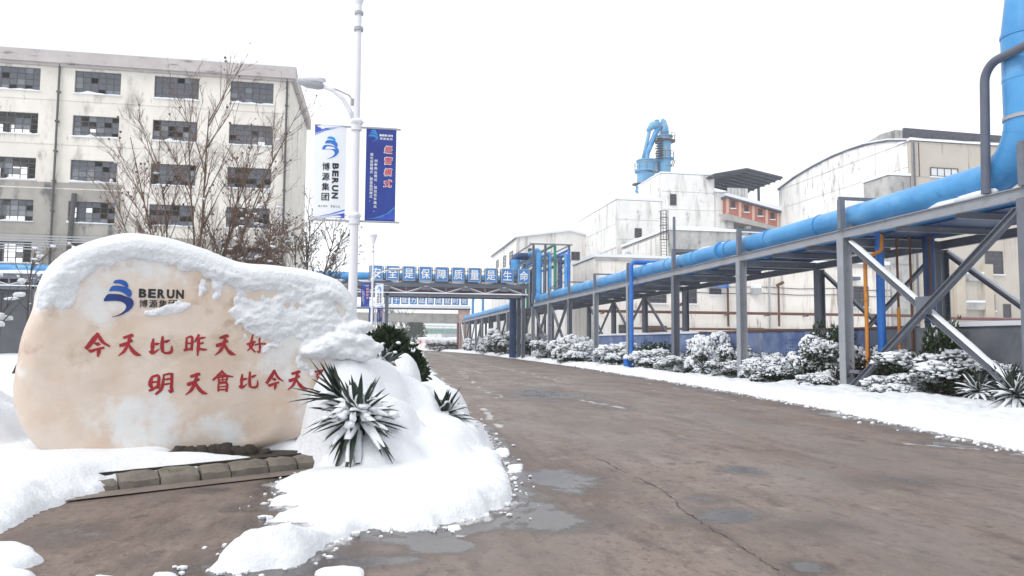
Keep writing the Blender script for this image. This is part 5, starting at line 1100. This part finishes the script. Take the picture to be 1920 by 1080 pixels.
for px_ in (788, 800, 812): p = PY(px_, 641.5, 149.9); one('red_mark', REDP, gw, lambda m: (m.box(p.x-.42, p.x+.42, 149.93, 149.99, p.z-.05, p.z+.1), m.box(p.x-.1, p.x+.1, 149.925, 149.985, p.z-.42, p.z+.42)))

# ================================================================== street lamps and their banners
def lamp(x, y, label, H=7.55, full=True):
    t = thing('street_lamp', (x, y, 0), label, 'street lamp', 'street lamps along the left side of the road')
    one('pole', POLE, t, lambda m: m.tube([(x,y,0),(x,y,1.2),(x,y,3.5),(x,y,H)], [.088,.084,.074,.048], 14), True, 40)
    one('base_plate', POLE, t, lambda m: m.tube([(x,y,0),(x,y,.35),(x,y,.42)], [.17,.17,.12], 12), True, 30)
    one('pole_collar', METG, t, lambda m: m.tube([(x,y,H-.5),(x,y,H-.44)], .085, 12)); one('pole_collar', METG, t, lambda m: m.tube([(x,y,H-.2),(x,y,H-.15)], .08, 12))
    one('lamp_bowl', POLE, t, lambda m: m.tube([(x,y,H-.02),(x,y,H+.12),(x,y,H+.32),(x,y,H+.5)], [.05,.10,.19,.21], 16), True, 40)
    one('lamp_cap', POLE, t, lambda m: m.tube([(x,y,H+.51),(x,y,H+.6),(x,y,H+.68)], [.26,.24,.06], 16), True, 40)
    P = [(x-.05,y,5.42),(x-.12,y,5.58),(x-.24,y,5.78),(x-.42,y,5.93),(x-.62,y,6.0)]
    one('arm', POLE, t, lambda m: m.tube(P, [.045,.042,.04,.036,.034], 10), True)
    one('arm_stay', METG, t, lambda m: m.tube([(x-.05,y,5.74),(x-.14,y,5.86),(x-.36,y,5.95),(x-.55,y,5.985)], .014, 6), True)
    one('stay_clip', METG, t, lambda m: m.tube([(x-.085,y,5.68),(x-.085,y,5.8)], .03, 8))
    h = one('lamp_head', METG, t, lambda m: m.tube([(x-.58,y,5.99),(x-.66,y,6.0),(x-.85,y,6.03),(x-1.0,y,6.06),(x-1.03,y,6.07)], [.04,.075,.085,.06,.02], 12), True)
    one('snow', SNOW, h, lambda m: m.blob((x-.78,y,6.10), (.26,.10,.06), 5, 10, .12), True)
    r_ = random.Random(3)
    one('icicles', SNOW, h, lambda m: [m.tube([(x-.55-.07*k,y+r_.uniform(-.03,.03),5.98),(x-.55-.07*k,y,5.93-r_.uniform(.02,.14))], [.007,.002], 5) for k in range(6)])
    for z in (5.29, 3.61):
        one('banner_bracket', METG, t, lambda m: (m.tube([(x-.72,y,z),(x-.08,y,z)], .018, 8), m.tube([(x+.08,y,z),(x+.78,y,z)], .018, 8)))
        one('bracket_clamp', POLE, t, lambda m: m.tube([(x,y,z-.06),(x,y,z+.06)], .098, 14), True, 40)
        one('clamp_snow', SNOW, t, lambda m: m.blob((x,y-.02,z+.09), (.13,.12,.07), 4, 9, .12), True)
    return t
R_, U_ = Vector((1, 0, 0)), Vector((0, 0, 1))
def banner_w(x0, x1, y, z0, z1, label, grp):
    t = thing('banner', ((x0+x1)/2, y, z0), label, 'banner', grp); w, h = x1-x0, z1-z0
    m = MB(); n = 10
    for i in range(n+1):
        u = i/n; b = .03*math.sin(u*math.pi); m.v += [(x0+w*u, y-b, z0), (x0+w*u, y-b, z1)]
    k = len(m.v); m.v += [(p[0], p[1]+.012, p[2]) for p in m.v]
    m.f = [(2*i, 2*i+2, 2*i+3, 2*i+1) for i in range(n)]+[(2*i+1+k, 2*i+3+k, 2*i+2+k, 2*i+k) for i in range(n)]+[(2*i+1, 2*i+3, 2*i+3+k, 2*i+1+k) for i in range(n)]+[(2*i+k, 2*i+2+k, 2*i+2, 2*i) for i in range(n)]+[(0, 1, 1+k, k), (2*n+k, 2*n+1+k, 2*n+1, 2*n)]
    m.m = [0]*len(m.f); m.build('cloth', BANW, t, True, 40)
    def B(u, v): return Vector((x0+w*u, y-.03*math.sin(u*math.pi)-.004, z0+h*v))
    def shape(nm, mt, pts):
        mm = MB(); Q = []
        for a, b in zip(pts, pts[1:]+pts[:1]): Q += [(a[0]+(b[0]-a[0])*i/4, a[1]+(b[1]-a[1])*i/4) for i in range(4)]
        mm.poly([B(u, v)+Vector((0, .002, 0)) for u, v in Q], (0, -.002, 0)); mm.build(nm, mt, t)
    shape('print_swoosh', BAND, [(.0,.995),(.99,.995),(.8,.985),(.5,.965),(.25,.935),(.0,.905)]); shape('print_swoosh', BAND, [(.01,.005),(.99,.005),(.99,.06),(.7,.035),(.4,.015),(.01,.012)])
    shape('print_swoosh', LOGO2, [(.99,.10),(.99,.085),(.7,.05),(.4,.025),(.2,.02),(.5,.04),(.8,.075)]); shape('print_swoosh', LOGO2, [(.0,.895),(.0,.885),(.3,.93),(.7,.97),(.4,.95)])
    for k, mt in zip('abc', (LOGO1, LOGO2, LOGO3 if False else LOGO2)):
        P = smooth_poly(EMB[k], 2); mm = MB(); mm.poly([B(.22+(a-112)/660*.55, .63+(898-b)/733*.245)+Vector((0, .002, 0)) for a, b in P], (0, -.003, 0)); mm.build('emblem', mt, t)
    for i, ch in enumerate('博源集团'):
        V, Fc, _ = glyph(ch, .03); mm = MB(); mm.add([B(.26+a*.23, .508-.108*i+b*.08)-Vector((0, dz, 0)) for a, b, dz in V], Fc); mm.build('character', BLACK, t)
    # BERUN runs down the banner, letters turned a quarter
    for i, ch in enumerate('BERUN'):
        V, Fc, _ = glyph(ch, .05); L0 = .588-.0785*i; mm = MB(); mm.add([B(.575+b*.20, L0-a*.066) for a, b, dz in V], Fc); mm.build('letter', BLACK, t)
    for i, ch in enumerate('博大恒中 厚德行远'):
        if ch == ' ': continue
        V, Fc, _ = glyph(ch, .0); mm = MB(); mm.add([B(.16+i*.078+a*.055, .112+b*.024)-Vector((0, dz, 0)) for a, b, dz in V], Fc); mm.build('character', BLACK, t)
def banner_b(x0, x1, y, z0, z1, label, grp):
    t = thing('banner', ((x0+x1)/2, y, z0), label, 'banner', grp); w, h = x1-x0, z1-z0
    one('cloth', BANB, t, lambda m: m.box(x0, x1, y-.006, y+.006, z0, z1))
    def B(u, v): return Vector((x0+w*u, y-.0075, z0+h*v))
    def txt(chs, u, v, cw, chh, dv, mt, bold, d=0., skew=0.):
        for i, ch in enumerate(chs):
            V, Fc, _ = glyph(ch, bold); mm = MB(); s_ = 1 if ch not in '，。' else .3
            mm.add([B(u+(a*s_+skew*b)*cw, v-dv*i+b*chh*s_)+Vector((0, -d-dz, 0)) for a, b, dz in V], Fc); mm.build('character', mt, t)
    txt('经营模式', .60, .725, .25, .082, .121, WHITEP, .12, 0, .12); txt('经营模式', .615, .730, .23, .074, .121, REDP, .03, .006, .12)
    txt('创新商业模式，规范竞争模式，', .285, .625, .10, .030, .0405, WHITEP, .03); txt('强化运营模式，塑造盈利模式。', .145, .690, .10, .030, .0372, WHITEP, .03)
    for k in 'abc':
        P = smooth_poly(EMB[k], 2); q = P*.84+P.mean(0)*.16
        mm = MB(); mm.poly([B(.06+(a-112)/660*.34, .842+(898-b)/733*.13)+Vector((0, .001, 0)) for a, b in P], (0, -.002, 0)); mm.build('emblem', SIGNB if k != 'a' else LOGO1, t)
    for i, ch in enumerate('BERUN'): V, Fc, _ = glyph(ch, .05); mm = MB(); mm.add([B(.44+i*.09+a*.075, .905+b*.022) for a, b, dz in V], Fc); mm.build('letter', WHITEP, t)
    for i, ch in enumerate('博源集团'): V, Fc, _ = glyph(ch, .03); mm = MB(); mm.add([B(.45+i*.11+a*.085, .868+b*.024)-Vector((0, dz, 0)) for a, b, dz in V], Fc); mm.build('character', WHITEP, t)
    for pts in ([(.0,.02),(.3,.035),(.7,.08),(.995,.165),(.995,.14),(.7,.06),(.4,.03)], [(.25,.02),(.6,.05),(.995,.12),(.995,.02)]):
        mm = MB(); mm.poly([B(u, v)+Vector((0, .001, 0)) for u, v in pts], (0, -.002, 0)); mm.build('print_swoosh', BAND if pts[0][0] else SIGNB, t)
LX = -.41
lamp(LX, 13.3, 'near white street lamp behind the inscribed stone with one curved arm and two banners')
banner_w(-1.12, -.575, 13.3, 3.645, 5.30, 'white company banner on the left side of the near lamp pole', None)
banner_b(-.235, .295, 13.3, 3.62, 5.31, 'blue slogan banner on the right side of the near lamp pole', None)
lx2 = PY(697, 600, 47).x
lamp(lx2, 47, 'second slender street lamp in front of the pipe bridge, its arm reaching right')
for o in [o for o in bpy.data.objects if o.parent and o.parent.name == 'street_lamp.001' and o.name.split('.')[0] in ('arm', 'arm_stay', 'lamp_head', 'stay_clip')]:
    for mo in [o]+list(o.children): mo.data = mo.data.copy(); mo.data.transform(Matrix.Scale(-1.75, 4, (1, 0, 0)) @ Matrix.Scale(.9, 4, (0, 0, 1))); mo.data.transform(Matrix.Translation((0, 0, .55))); mo.data.flip_normals()
banner_w(lx2+.16, lx2+.68, 47, 3.6, 5.1, 'small white company banner on the second lamp pole under the bridge', None)
banner_b(lx2-.68, lx2-.16, 47, 3.6, 5.1, 'small blue banner on the left of the second lamp pole', None)
lx3 = PY(704, 600, 82).x
lamp(lx3, 82, 'third far street lamp seen below the pipe bridge'); banner_b(lx3+.16, lx3+.72, 82, 3.6, 5.1, 'tiny dark blue banner on the third far lamp pole', None); banner_b(lx3-.72, lx3-.16, 82, 3.6, 5.1, 'tiny blue banner left of the third far lamp pole', None)

# ================================================================== vegetation
def leaf_quads(mb, c, rad, n, size, rng, shell=.45, up=.3):
    for _ in range(n):
        d = Vector((rng.gauss(0, 1), rng.gauss(0, 1), rng.gauss(0, 1))).normalized(); r = shell+(1-shell)*rng.random()**.6
        p = Vector(c)+Vector((d.x*rad[0], d.y*rad[1], d.z*rad[2]))*r*(1+.22*noise.noise(d*2.3+Vector(c)))
        a = (d+Vector((rng.gauss(0, .6), rng.gauss(0, .6), rng.gauss(up, .6)))).normalized(); b = a.cross(Vector((rng.gauss(0, 1), rng.gauss(0, 1), rng.gauss(0, 1)))).normalized(); s = size*rng.uniform(.6, 1.3)
        t = p+a*s; q = p+a*s*.5; mb.add([p, q+b*s*.24, t, q-b*s*.24], [(0, 1, 2, 3)])
def shrub_proto(seed, leafm, nleaf, nblob, rad, size, bl=(.05, .12), upbias=.15):
    rg = random.Random(seed); lobes = [(Vector((rg.uniform(-.8, .8)*rad[0], rg.uniform(-.75, .75)*rad[1], rad[2]*rg.uniform(.2, .95))), rg.uniform(.22, .58)) for _ in range(14)]
    m = MB()
    for c, k in lobes: leaf_quads(m, c, (rad[0]*k, rad[1]*k, rad[2]*k*.8), nleaf//14, size, rg)
    foliage = m.mesh('foliage', leafm)
    m = MB()
    for _ in range(24): a = rg.uniform(0, 6.28); q = rg.uniform(.2, .6); m.tube([(0, 0, 0), (math.cos(a)*q*rad[0]*.5, math.sin(a)*q*rad[1]*.5, rad[2]*.5), (math.cos(a)*q*rad[0], math.sin(a)*q*rad[1], rad[2]*rg.uniform(.8, 1.35))], [.018, .009, .004], 4)
    stems = m.mesh('stems', BARKD)
    m = MB()
    for _ in range(nblob):
        c, k = rg.choice(lobes); d = Vector((rg.gauss(0, 1), rg.gauss(0, 1), abs(rg.gauss(upbias, .8)))).normalized(); s = rg.uniform(*bl)
        p = c+Vector((d.x*rad[0]*k, d.y*rad[1]*k, d.z*rad[2]*k*.8))*rg.uniform(.86, 1.08)
        m.blob(p, (s*rg.uniform(.6, 1.5), s*rg.uniform(.6, 1.5), s*rg.uniform(.45, 1.0)), 3, 6, .55, rg)
    for c, k in lobes:
        for _ in range(int(nblob/75)):
            d = Vector((rg.gauss(0, .55), rg.gauss(0, .55), 1)).normalized(); s_ = rg.uniform(bl[1]*.8, bl[1]*1.7)
            m.blob(c+Vector((d.x*rad[0]*k, d.y*rad[1]*k, d.z*rad[2]*k*.8))*rg.uniform(.92, 1.02), (s_*rg.uniform(.8, 1.4), s_*rg.uniform(.8, 1.4), s_*rg.uniform(.5, .8)), 5, 7, .3, rg)
    sn_ = m.mesh('snow', SNOW, (0, 0, 0), True)
    return foliage, stems, sn_
def place_tri(name, proto, loc, sc, rz, label, cat, grp, parts=('foliage', 'stems', 'snow')):
    t = thing(name, loc, label, cat, grp); t.rotation_euler.z = rz; t.scale = sc
    for nm, me in zip(parts, proto):
        o = link(nm, me, t)
        if nm in ('foliage', 'snow'): o['kind'] = 'stuff'
    return t
PR = {'snowy': shrub_proto(1, LEAFD, 2400, 1350, (.75, .65, .95), .085, (.016, .052)), 'snowy2': shrub_proto(2, LEAFD, 2400, 900, (.8, .6, .8), .095, (.018, .058)),
      'dark': shrub_proto(3, LEAFD, 3600, 900, (.7, .6, 1.15), .10, (.016, .06)), 'olive': shrub_proto(4, LEAFM, 2400, 70, (.55, .5, .8), .10, (.015, .04)), 'buried': shrub_proto(5, LEAFD, 2200, 1500, (.85, .7, .7), .085, (.018, .062), .3),
      'dry': shrub_proto(6, DRYL, 2200, 30, (.7, .5, .7), .10, (.015, .03))}
GRP = 'snow laden shrubs under the pipe rack'
def sh(kind, px, py_base, w, h, Xw, label, group=None):
    """shrub whose foot shows at pixel column px, standing at world X = Xw; w, h in metres"""
    y = PX(px, py_base, Xw).y; rad = {'snowy': (.75, .65, .95), 'snowy2': (.8, .6, .8), 'dark': (.7, .6, 1.15), 'olive': (.55, .5, .8), 'buried': (.85, .7, .7), 'dry': (.7, .5, .7)}[kind]
    return place_tri('shrub', PR[kind], (Xw, y, snow_z(Xw, y)-.06), (w/2/rad[0]*1.15, w/2/rad[0]*1.1, h/rad[2]*.86), random.uniform(0, 6.28), label, 'shrub', group)
sh('snowy', 1752, 760, 2.0, 1.15, 14.2, 'broad shrub of small leaves flecked with snow right of the orange pipe')
sh('dry', 1660, 740, 1.5, .8, 14.6, 'brown leafless dark undergrowth behind the orange pipe')
sh('dry', 1700, 740, 1.6, .95, 14.9, 'dark brown undergrowth under the red risers')
sh('olive', 1770, 720, .9, 1.9, 14.9, 'tall dark green shrub without snow against the grey wall')
sh('dark', 1536, 745, 1.5, 1.55, 14.0, 'tall dark shrub with snow clumps just left of the near front column')
sh('olive', 1560, 690, 1.1, 1.9, 14.9, 'olive green shrub top showing above the snowy one near the column')
sh('snowy2', 1618, 735, 1.1, 1.25, 14.8, 'snowy shrub right behind the near front column')
sh('snowy', 1500, 735, 1.0, .95, 13.9, 'small snowy shrub at the left foot of the tall dark one')
sh('buried', 1430, 715, 1.6, .75, 14.1, 'low shrub almost buried in snow beside the second column')
sh('dark', 1378, 715, 1.2, 1.2, 14.5, 'dark snow dusted shrub directly behind the second column')
sh('buried', 1325, 710, 1.7, 1.55, 14.3, 'large heaped white shrub between second and third column')
sh('snowy', 1290, 710, 1.5, .8, 13.9, 'low snowy shrub right of the third column')
sh('olive', 1232, 690, 1.5, 1.25, 14.7, 'green topped shrub poking out left of the third column')
sh('buried', 1222, 705, 2.1, .85, 14.0, 'low snow heaped shrub right of the bright blue riser')
sh('snowy', 1250, 705, 1.2, .6, 13.6, 'small flecked shrub left of the third column foot')
ug = random.Random(31)
for kind, px, w, h, Xw, lb in [('dry',1620,1.4,.8,14.4,'dark leafless undergrowth behind the near front column'),('dark',1470,1.3,1.0,14.7,'dark snowy shrub below the worn notice on the blue wall'),('snowy2',1410,1.5,.95,14.6,'snowy shrub half hidden behind the second column'),('dark',1350,1.2,1.15,14.9,'dark shrub against the blue wall behind the large heaped one'),
    ('snowy2',1455,1.4,.7,13.6,'low snowy shrub at the bank edge left of the tall dark one'),('dark',1285,1.2,1.0,14.9,'dark shrub against the blue wall behind the third column'),('snowy',1200,1.6,1.0,14.6,'snowy shrub behind the bright blue riser'),('dry',1800,1.4,.9,14.7,'dark undergrowth below the crossing of the two braces'),('buried',1690,1.4,.55,13.75,'small snow heaped shrub in front of the dark undergrowth'),
    ('dark',1850,1.3,.9,14.9,'dark shrub against the grey wall at the right edge'),('buried',1530,1.0,.45,13.5,'tiny snow heaped shrub at the left foot of the near column'),('snowy',1360,1.2,.6,13.65,'low flecked shrub at the bank edge by the second column')]: sh(kind, px, 700, w, h, Xw, lb)
sg = random.Random(12)
for i in range(15):
    px = sg.uniform(1020, 1175); Xw = sg.uniform(13.2, 15.0); sh(sg.choice(['buried', 'buried', 'snowy', 'dark']), px, 660, sg.uniform(1.6, 2.6), sg.uniform(.8, 1.7), Xw, 'white snow laden shrub in the thicket between the fourth and eighth columns', GRP)
for i in range(15):
    px = sg.uniform(885, 1010); Xw = sg.uniform(13.6, 16.5); sh(sg.choice(['snowy', 'dark', 'dark', 'buried']), px, 655, sg.uniform(1.8, 3.2), sg.uniform(1.2, 2.8), Xw, 'dark snow dusted shrub under the far half of the rack', 'far shrubs under the rack')
for i, px in enumerate((815, 838, 856, 872)): y = 122+i*4; p = PY(px, 650, y); place_tri('shrub', PR['dark'], (p.x, y, .1), (2.6, 2, 1.1), i, 'low dark hedge plant near the far entrance wall', 'shrub', 'low plants by the entrance wall')
# clipped evergreen by the left road edge
bu = thing('evergreen_bush', (.62, 18.2, .1), 'round dark evergreen bush at the left edge of the road', 'bush'); m = MB(); rg = random.Random(9)
for c, k in [((.42,18.2,.95),.9),((.15,18.3,1.2),.72),((.72,18.1,.75),.7),((.30,18.0,1.45),.5),((.0,18.6,.8),.7),((.86,18.3,.42),.52),((.25,17.7,.6),.7)]: leaf_quads(m, c, (.72*k, .7*k, .72*k), 900, .15, rg, .5, .15)
o = m.build('foliage', LEAFD, bu); o['kind'] = 'stuff'
m = MB()
for c, k in [((.42,18.2,.95),.87),((.15,18.3,1.2),.7),((.72,18.1,.75),.68)]: leaf_quads(m, c, (.72*k, .7*k, .72*k), 350, .14, rg, .8, .4)
o = m.build('young_foliage', LEAFM, bu); o['kind'] = 'stuff'
one('trunk', BARKD, bu, lambda m: m.tube([(.6, 18.2, -.1), (.62, 18.2, 1.2)], .06, 6))
m = MB()
for _ in range(26): a = rg.uniform(2.6, 6.0); m.blob((.36+math.cos(a)*.58, 18.1+math.sin(a)*.62, rg.uniform(.5, 1.5)), (.06, .05, .035), 4, 6, .3, rg)
o = m.build('snow', SNOW, bu, True); o['kind'] = 'stuff'

def agave(loc, n, L, seed, label, snowy=.6, down=-.2, dirs=None, wid=.045, grp=None, fat=1.25, top=1.25):
    t = thing('agave_plant', loc, label, 'agave', grp); rg = random.Random(seed); c = Vector(loc)
    for i in range(n):
        if dirs: a = rg.uniform(*dirs)
        else: a = 2.39996*i+rg.gauss(0, .25)
        e = rg.uniform(down, top) if i < n*.88 else rg.uniform(.75, 1.25); l = L*rg.uniform(.75, 1.1); d = Vector((math.cos(a)*math.cos(e), math.sin(a)*math.cos(e), math.sin(e))); sd_ = Vector((-math.sin(a), math.cos(a), 0)); up = sd_.cross(d)*-1
        if up.z < 0: up = -up
        P = [(0, .55), (.25, .95), (.55, .85), (.8, .5), (1, .03)]; V = []
        sag = Vector((0, 0, -rg.uniform(.04, .42)*l*(1 if e < .9 else .15)))+sd_*rg.gauss(0, .07)*l
        for q, k in P:
            p = c+d*(.05+q*l)+sag*q*q; V += [p+sd_*wid*k+up*.012*k, p-up*.012*k, p-sd_*wid*k+up*.012*k]
        m = MB(); m.add(V, [(3*j+x, 3*j+x+1, 3*j+x+4, 3*j+x+3) for j in range(4) for x in range(2)]+[(3*j+2, 3*j, 3*j+3, 3*j+5) for j in range(4)]); lf = m.build('leaf', AGAVE, t)
        if e < 1.0 and rg.random() < snowy*(1.0 if e > -.5 else .55):
            s = MB(); V = []; q0, q1 = rg.uniform(0, .2), rg.uniform(.55, .97)
            for j in range(6):
                q = q0+(q1-q0)*j/5; k = np.interp(q, [x[0] for x in P], [x[1] for x in P]); p = c+d*(.05+q*l)+sag*q*q+up*.013; hh = wid*rg.uniform(.5, 1.0)*math.sin(math.pi*min(1, (j+.4)/5.6))
                sw = 1.25*fat; V += [p+sd_*wid*k*sw, p+sd_*wid*k*.6*fat+Vector((0, 0, hh*fat)), p-sd_*wid*k*.6*fat+Vector((0, 0, hh*fat)), p-sd_*wid*k*sw]
            s.add(V, [(4*j+x, 4*j+x+1, 4*j+x+5, 4*j+x+4) for j in range(5) for x in range(3)]+[(4*j+3, 4*j, 4*j+4, 4*j+7) for j in range(5)]); s.build('snow', SNOW, lf, True)
    return t
p = PY(672, 758, 8.75); ag_ = agave((p.x, p.y, p.z-.16), 112, .53, 3, 'large spiky agave half covered in snow in front of the stone', .82, -1.15, None, .038, None, 1.35, 1.0)
ar = random.Random(6); m = MB()
for _ in range(46):
    a = ar.uniform(-2.8, .9); q = ar.uniform(.03, .44); m.blob((p.x+math.cos(a)*q, p.y+math.sin(a)*q, p.z-.02-q*.35+ar.uniform(-.03, .08)), (ar.uniform(.04, .11), ar.uniform(.04, .11), ar.uniform(.025, .06)), 5, 8, .25, ar)
m.build('snow', SNOW, ag_, True)['kind'] = 'stuff'
p = PY(640, 752, 8.95); agave((p.x, p.y, p.z-.0), 16, .55, 8, 'small upright agave fan poking from the snow against the stone', .15, .1, (1.9, 4.2))
p = PY(828, 782, 10.5); agave((p.x, p.y, p.z-.05), 46, .48, 5, 'snow weighed agave at the road side of the island', .6, -.7, (-1.9, 1.2), .042, None, 1.6)
p = PY(720, 655, 11.0); agave((p.x, p.y, p.z-.22), 16, .36, 6, 'agave tips showing between the snow mound and the green bush', .6, .0)
for i, (px, py, Xw, L, lb) in enumerate([(1835,742,13.9,.75,'big snow covered yucca left of the white brace foot'),(1888,745,14.2,.95,'dark yucca behind the lower end of the white brace'),(1868,690,14.9,.85,'yucca standing against the grey wall at the right edge'),(1478,705,14.5,.55,'dark yucca against the blue wall by the worn notice'),
        (1572,722,13.95,.6,'snowy yucca touching the near front column'),(1440,688,14.9,.5,'small dark yucca at the foot of the blue wall'),(1318,702,13.7,.7,'snowy yucca right of the third column'),(1268,668,14.9,.5,'small yucca behind the third column'),(1385,690,14.9,.55,'yucca behind the second column'),(1905,760,13.5,.8,'yucca at the lower right edge below the brace')]):
    q = PX(px, py, Xw); agave((Xw, q.y, snow_z(Xw, q.y)+.2), 60, L*.82, 40+i, lb, .9 if i in (0, 4, 6) else .65, -.8, None, .03, None, 1.5)

# bare many stemmed tree behind the stone
def bare_tree(name, base, stems, label, mat, seed, twig=.012, depth=3, pods=None, snow_n=0, group=None):
    t = thing(name, base, label, 'tree', group); rg = random.Random(seed); tr, tw, ends = MB(), MB(), []
    def grow(p, d, L, r, lev):
        n = 5; P = [p]; dd = d.copy()
        for k in range(n):
            dd = (dd+Vector((rg.gauss(0, .07), rg.gauss(0, .07), .02 if lev else .01+rg.gauss(0, .03)))).normalized(); P.append(P[-1]+dd*L/n)
        R = [max(r*(1-.75*k/n), twig*.4) for k in range(n+1)]; (tr if lev == 0 else tw).tube(P, R, 5 if lev == 0 else 3, False)
        if lev < depth:
            nb = [14, 6, 4][min(lev, 2)]
            for _ in range(nb):
                q = rg.uniform(.25, 1); k = min(int(q*n), n-1); pp = P[k].lerp(P[k+1], q*n-k); ax = Vector((rg.gauss(0, 1), rg.gauss(0, 1), rg.gauss(0, .6))).normalized()
                nd = (dd+ax*rg.uniform(.35, .75)).normalized(); grow(pp, nd, L*rg.uniform(*((.13, .29) if lev == 0 else (.28, .55))), max(r*.42, twig*.6), lev+1)
        else: ends.append(P[-1])
    for (tip, r) in stems: b = Vector(base)+Vector((rg.uniform(-.35, .35), rg.uniform(-.3, .3), 0)); v = Vector(tip)-b; grow(b, v.normalized(), v.length, r, 0)
    o = tr.build('trunk', mat, t, True); o2 = tw.build('crown', mat, t); o2['kind'] = 'stuff'
    if pods:
        m = MB()
        for e in ends:
            if rg.random() < pods: m.blob(e, (rg.uniform(.012, .035),)*3, 3, 5, .3, rg)
        o = m.build('seed_heads', POD, t); o['kind'] = 'stuff'
    if snow_n:
        m = MB()
        for e in rg.sample(ends, min(snow_n, len(ends))): m.blob(Vector(e)+Vector((0, 0, .02)), (rg.uniform(.03, .11), rg.uniform(.03, .10), rg.uniform(.02, .05)), 4, 6, .3, rg)
        o = m.build('snow', SNOW, t, True); o['kind'] = 'stuff'
    return t
tips = [(225,195,20,.05),(300,230,20.5,.055),(375,120,19.6,.07),(405,190,20,.06),(430,250,19.5,.05),(530,235,20,.06),(540,300,19.3,.05),(470,330,20.4,.045),(345,320,20,.04),(265,300,19.4,.04),(500,395,19.5,.04)]
bt = bare_tree('bare_tree', (-4.6, 20, .2), [(tuple(PY(x+(330-x)*.02, y+(480-y)*.24, d)), r*.72) for x, y, d, r in tips], 'tall bare many stemmed tree with reddish twigs behind the stone', BARK, 11, .0085, 3, .08, 14)
bt2 = bare_tree('bare_tree', (-3.0, 23, .2), [(tuple(PY(x, y, d)), r) for x, y, d, r in [(520,420,23,.05),(455,400,23,.05),(490,440,22.6,.04),(540,455,23.2,.04),(420,430,23,.04),(475,465,23,.04)]], 'lower snow flecked bare shrub tree right behind the dip of the stone', BARK, 12, .013, 3, .5, 260)
bt3 = bare_tree('bare_tree', (-2.6, 30, .2), [(tuple(PY(x, y, d)), r) for x, y, d, r in [(590,425,30,.07),(625,440,30,.06),(640,470,30.3,.05),(570,440,30,.05),(610,480,29.8,.05)]], 'dark bare tree with dry clusters between the stone and the near lamp pole', BARKD, 13, .014, 3, .6, 40)
q = PY(-25, 560, 11.2); bare_tree('bare_tree', (q.x-.2, 11.2, 1.0), [(tuple(PY(x, y, 11.2)), .015) for x, y in [(-10,548),(14,540),(20,575)]], 'small twiggy shrub loaded with snow at the left edge beside the stone', BARKD, 14, .004, 1, None, 18)
q = PY(60, 480, 30); bare_tree('bare_tree', (q.x, 30, .2), [(tuple(PY(x, y, 30)), .05) for x, y in [(40,500),(85,495),(110,498)]], 'low snow tipped bare shrub in front of the shed left of the stone', BARKD, 15, .010, 2, .2, 40)
# dim trees beyond the far gate
for i, (px, top, d, s) in enumerate([(705,585,240,3),(722,572,250,4),(738,580,255,3.6),(752,590,245,3),(765,584,250,3)]):
    b = PY(px, 645, d); tips = [tuple(PY(px+dx, top+abs(dx)*.9, d)) for dx in (-9, -4, 0, 5, 10)]
    bare_tree('bare_tree', (b.x, d, 0), [(tp, .16) for tp in tips], 'pale leafless tree in the haze beyond the far gate', BARKD, 60+i, .05, 2, None, 0, 'leafless trees beyond the far gate')
for i, (px, w, h, d) in enumerate([(776,5.5,8.5,205),(757,4,5,215),(743,3.5,4,220)]):
    b = PY(px, 648, d); t = thing('round_tree', (b.x, d, 0), ['largest dim grey green tree beside the far gate building', 'middle sized dim tree left of the far gate building', 'smallest dim tree beside the far green bush line'][i], 'tree')
    m = MB(); rg = random.Random(70+i)
    for k in range(6): leaf_quads(m, (b.x+rg.uniform(-.4, .4)*w*.6, d+rg.uniform(-1, 1), h*rg.uniform(.35, .75)), (w*.38, w*.38, h*.3), 420, .55, rg, .4)
    o = m.build('crown', LEAFD, t); o['kind'] = 'stuff'; one('trunk', BARKD, t, lambda m: m.tube([(b.x, d, 0), (b.x, d, h*.6)], [.3, .15], 6))

# ================================================================== thin winter haze
hz = MB(); hz.box(-75, 130, -12, 270, -1.2, 46); hb_ = hz.build('haze', [], None); hb_['kind'] = 'stuff'
hm = bpy.data.materials.new('haze'); hm.use_nodes = True; hn = hm.node_tree; hn.nodes.remove(hn.nodes['Principled BSDF'])
pv = hn.nodes.new('ShaderNodeVolumePrincipled'); pv.inputs['Color'].default_value = (.97, .98, 1, 1); pv.inputs['Density'].default_value = .0006; pv.inputs['Anisotropy'].default_value = .2
hn.links.new(pv.outputs[0], hn.nodes['Material Output'].inputs['Volume']); hb_.data.materials.clear(); hb_.data.materials.append(hm)
S.cycles.volume_bounces = 1
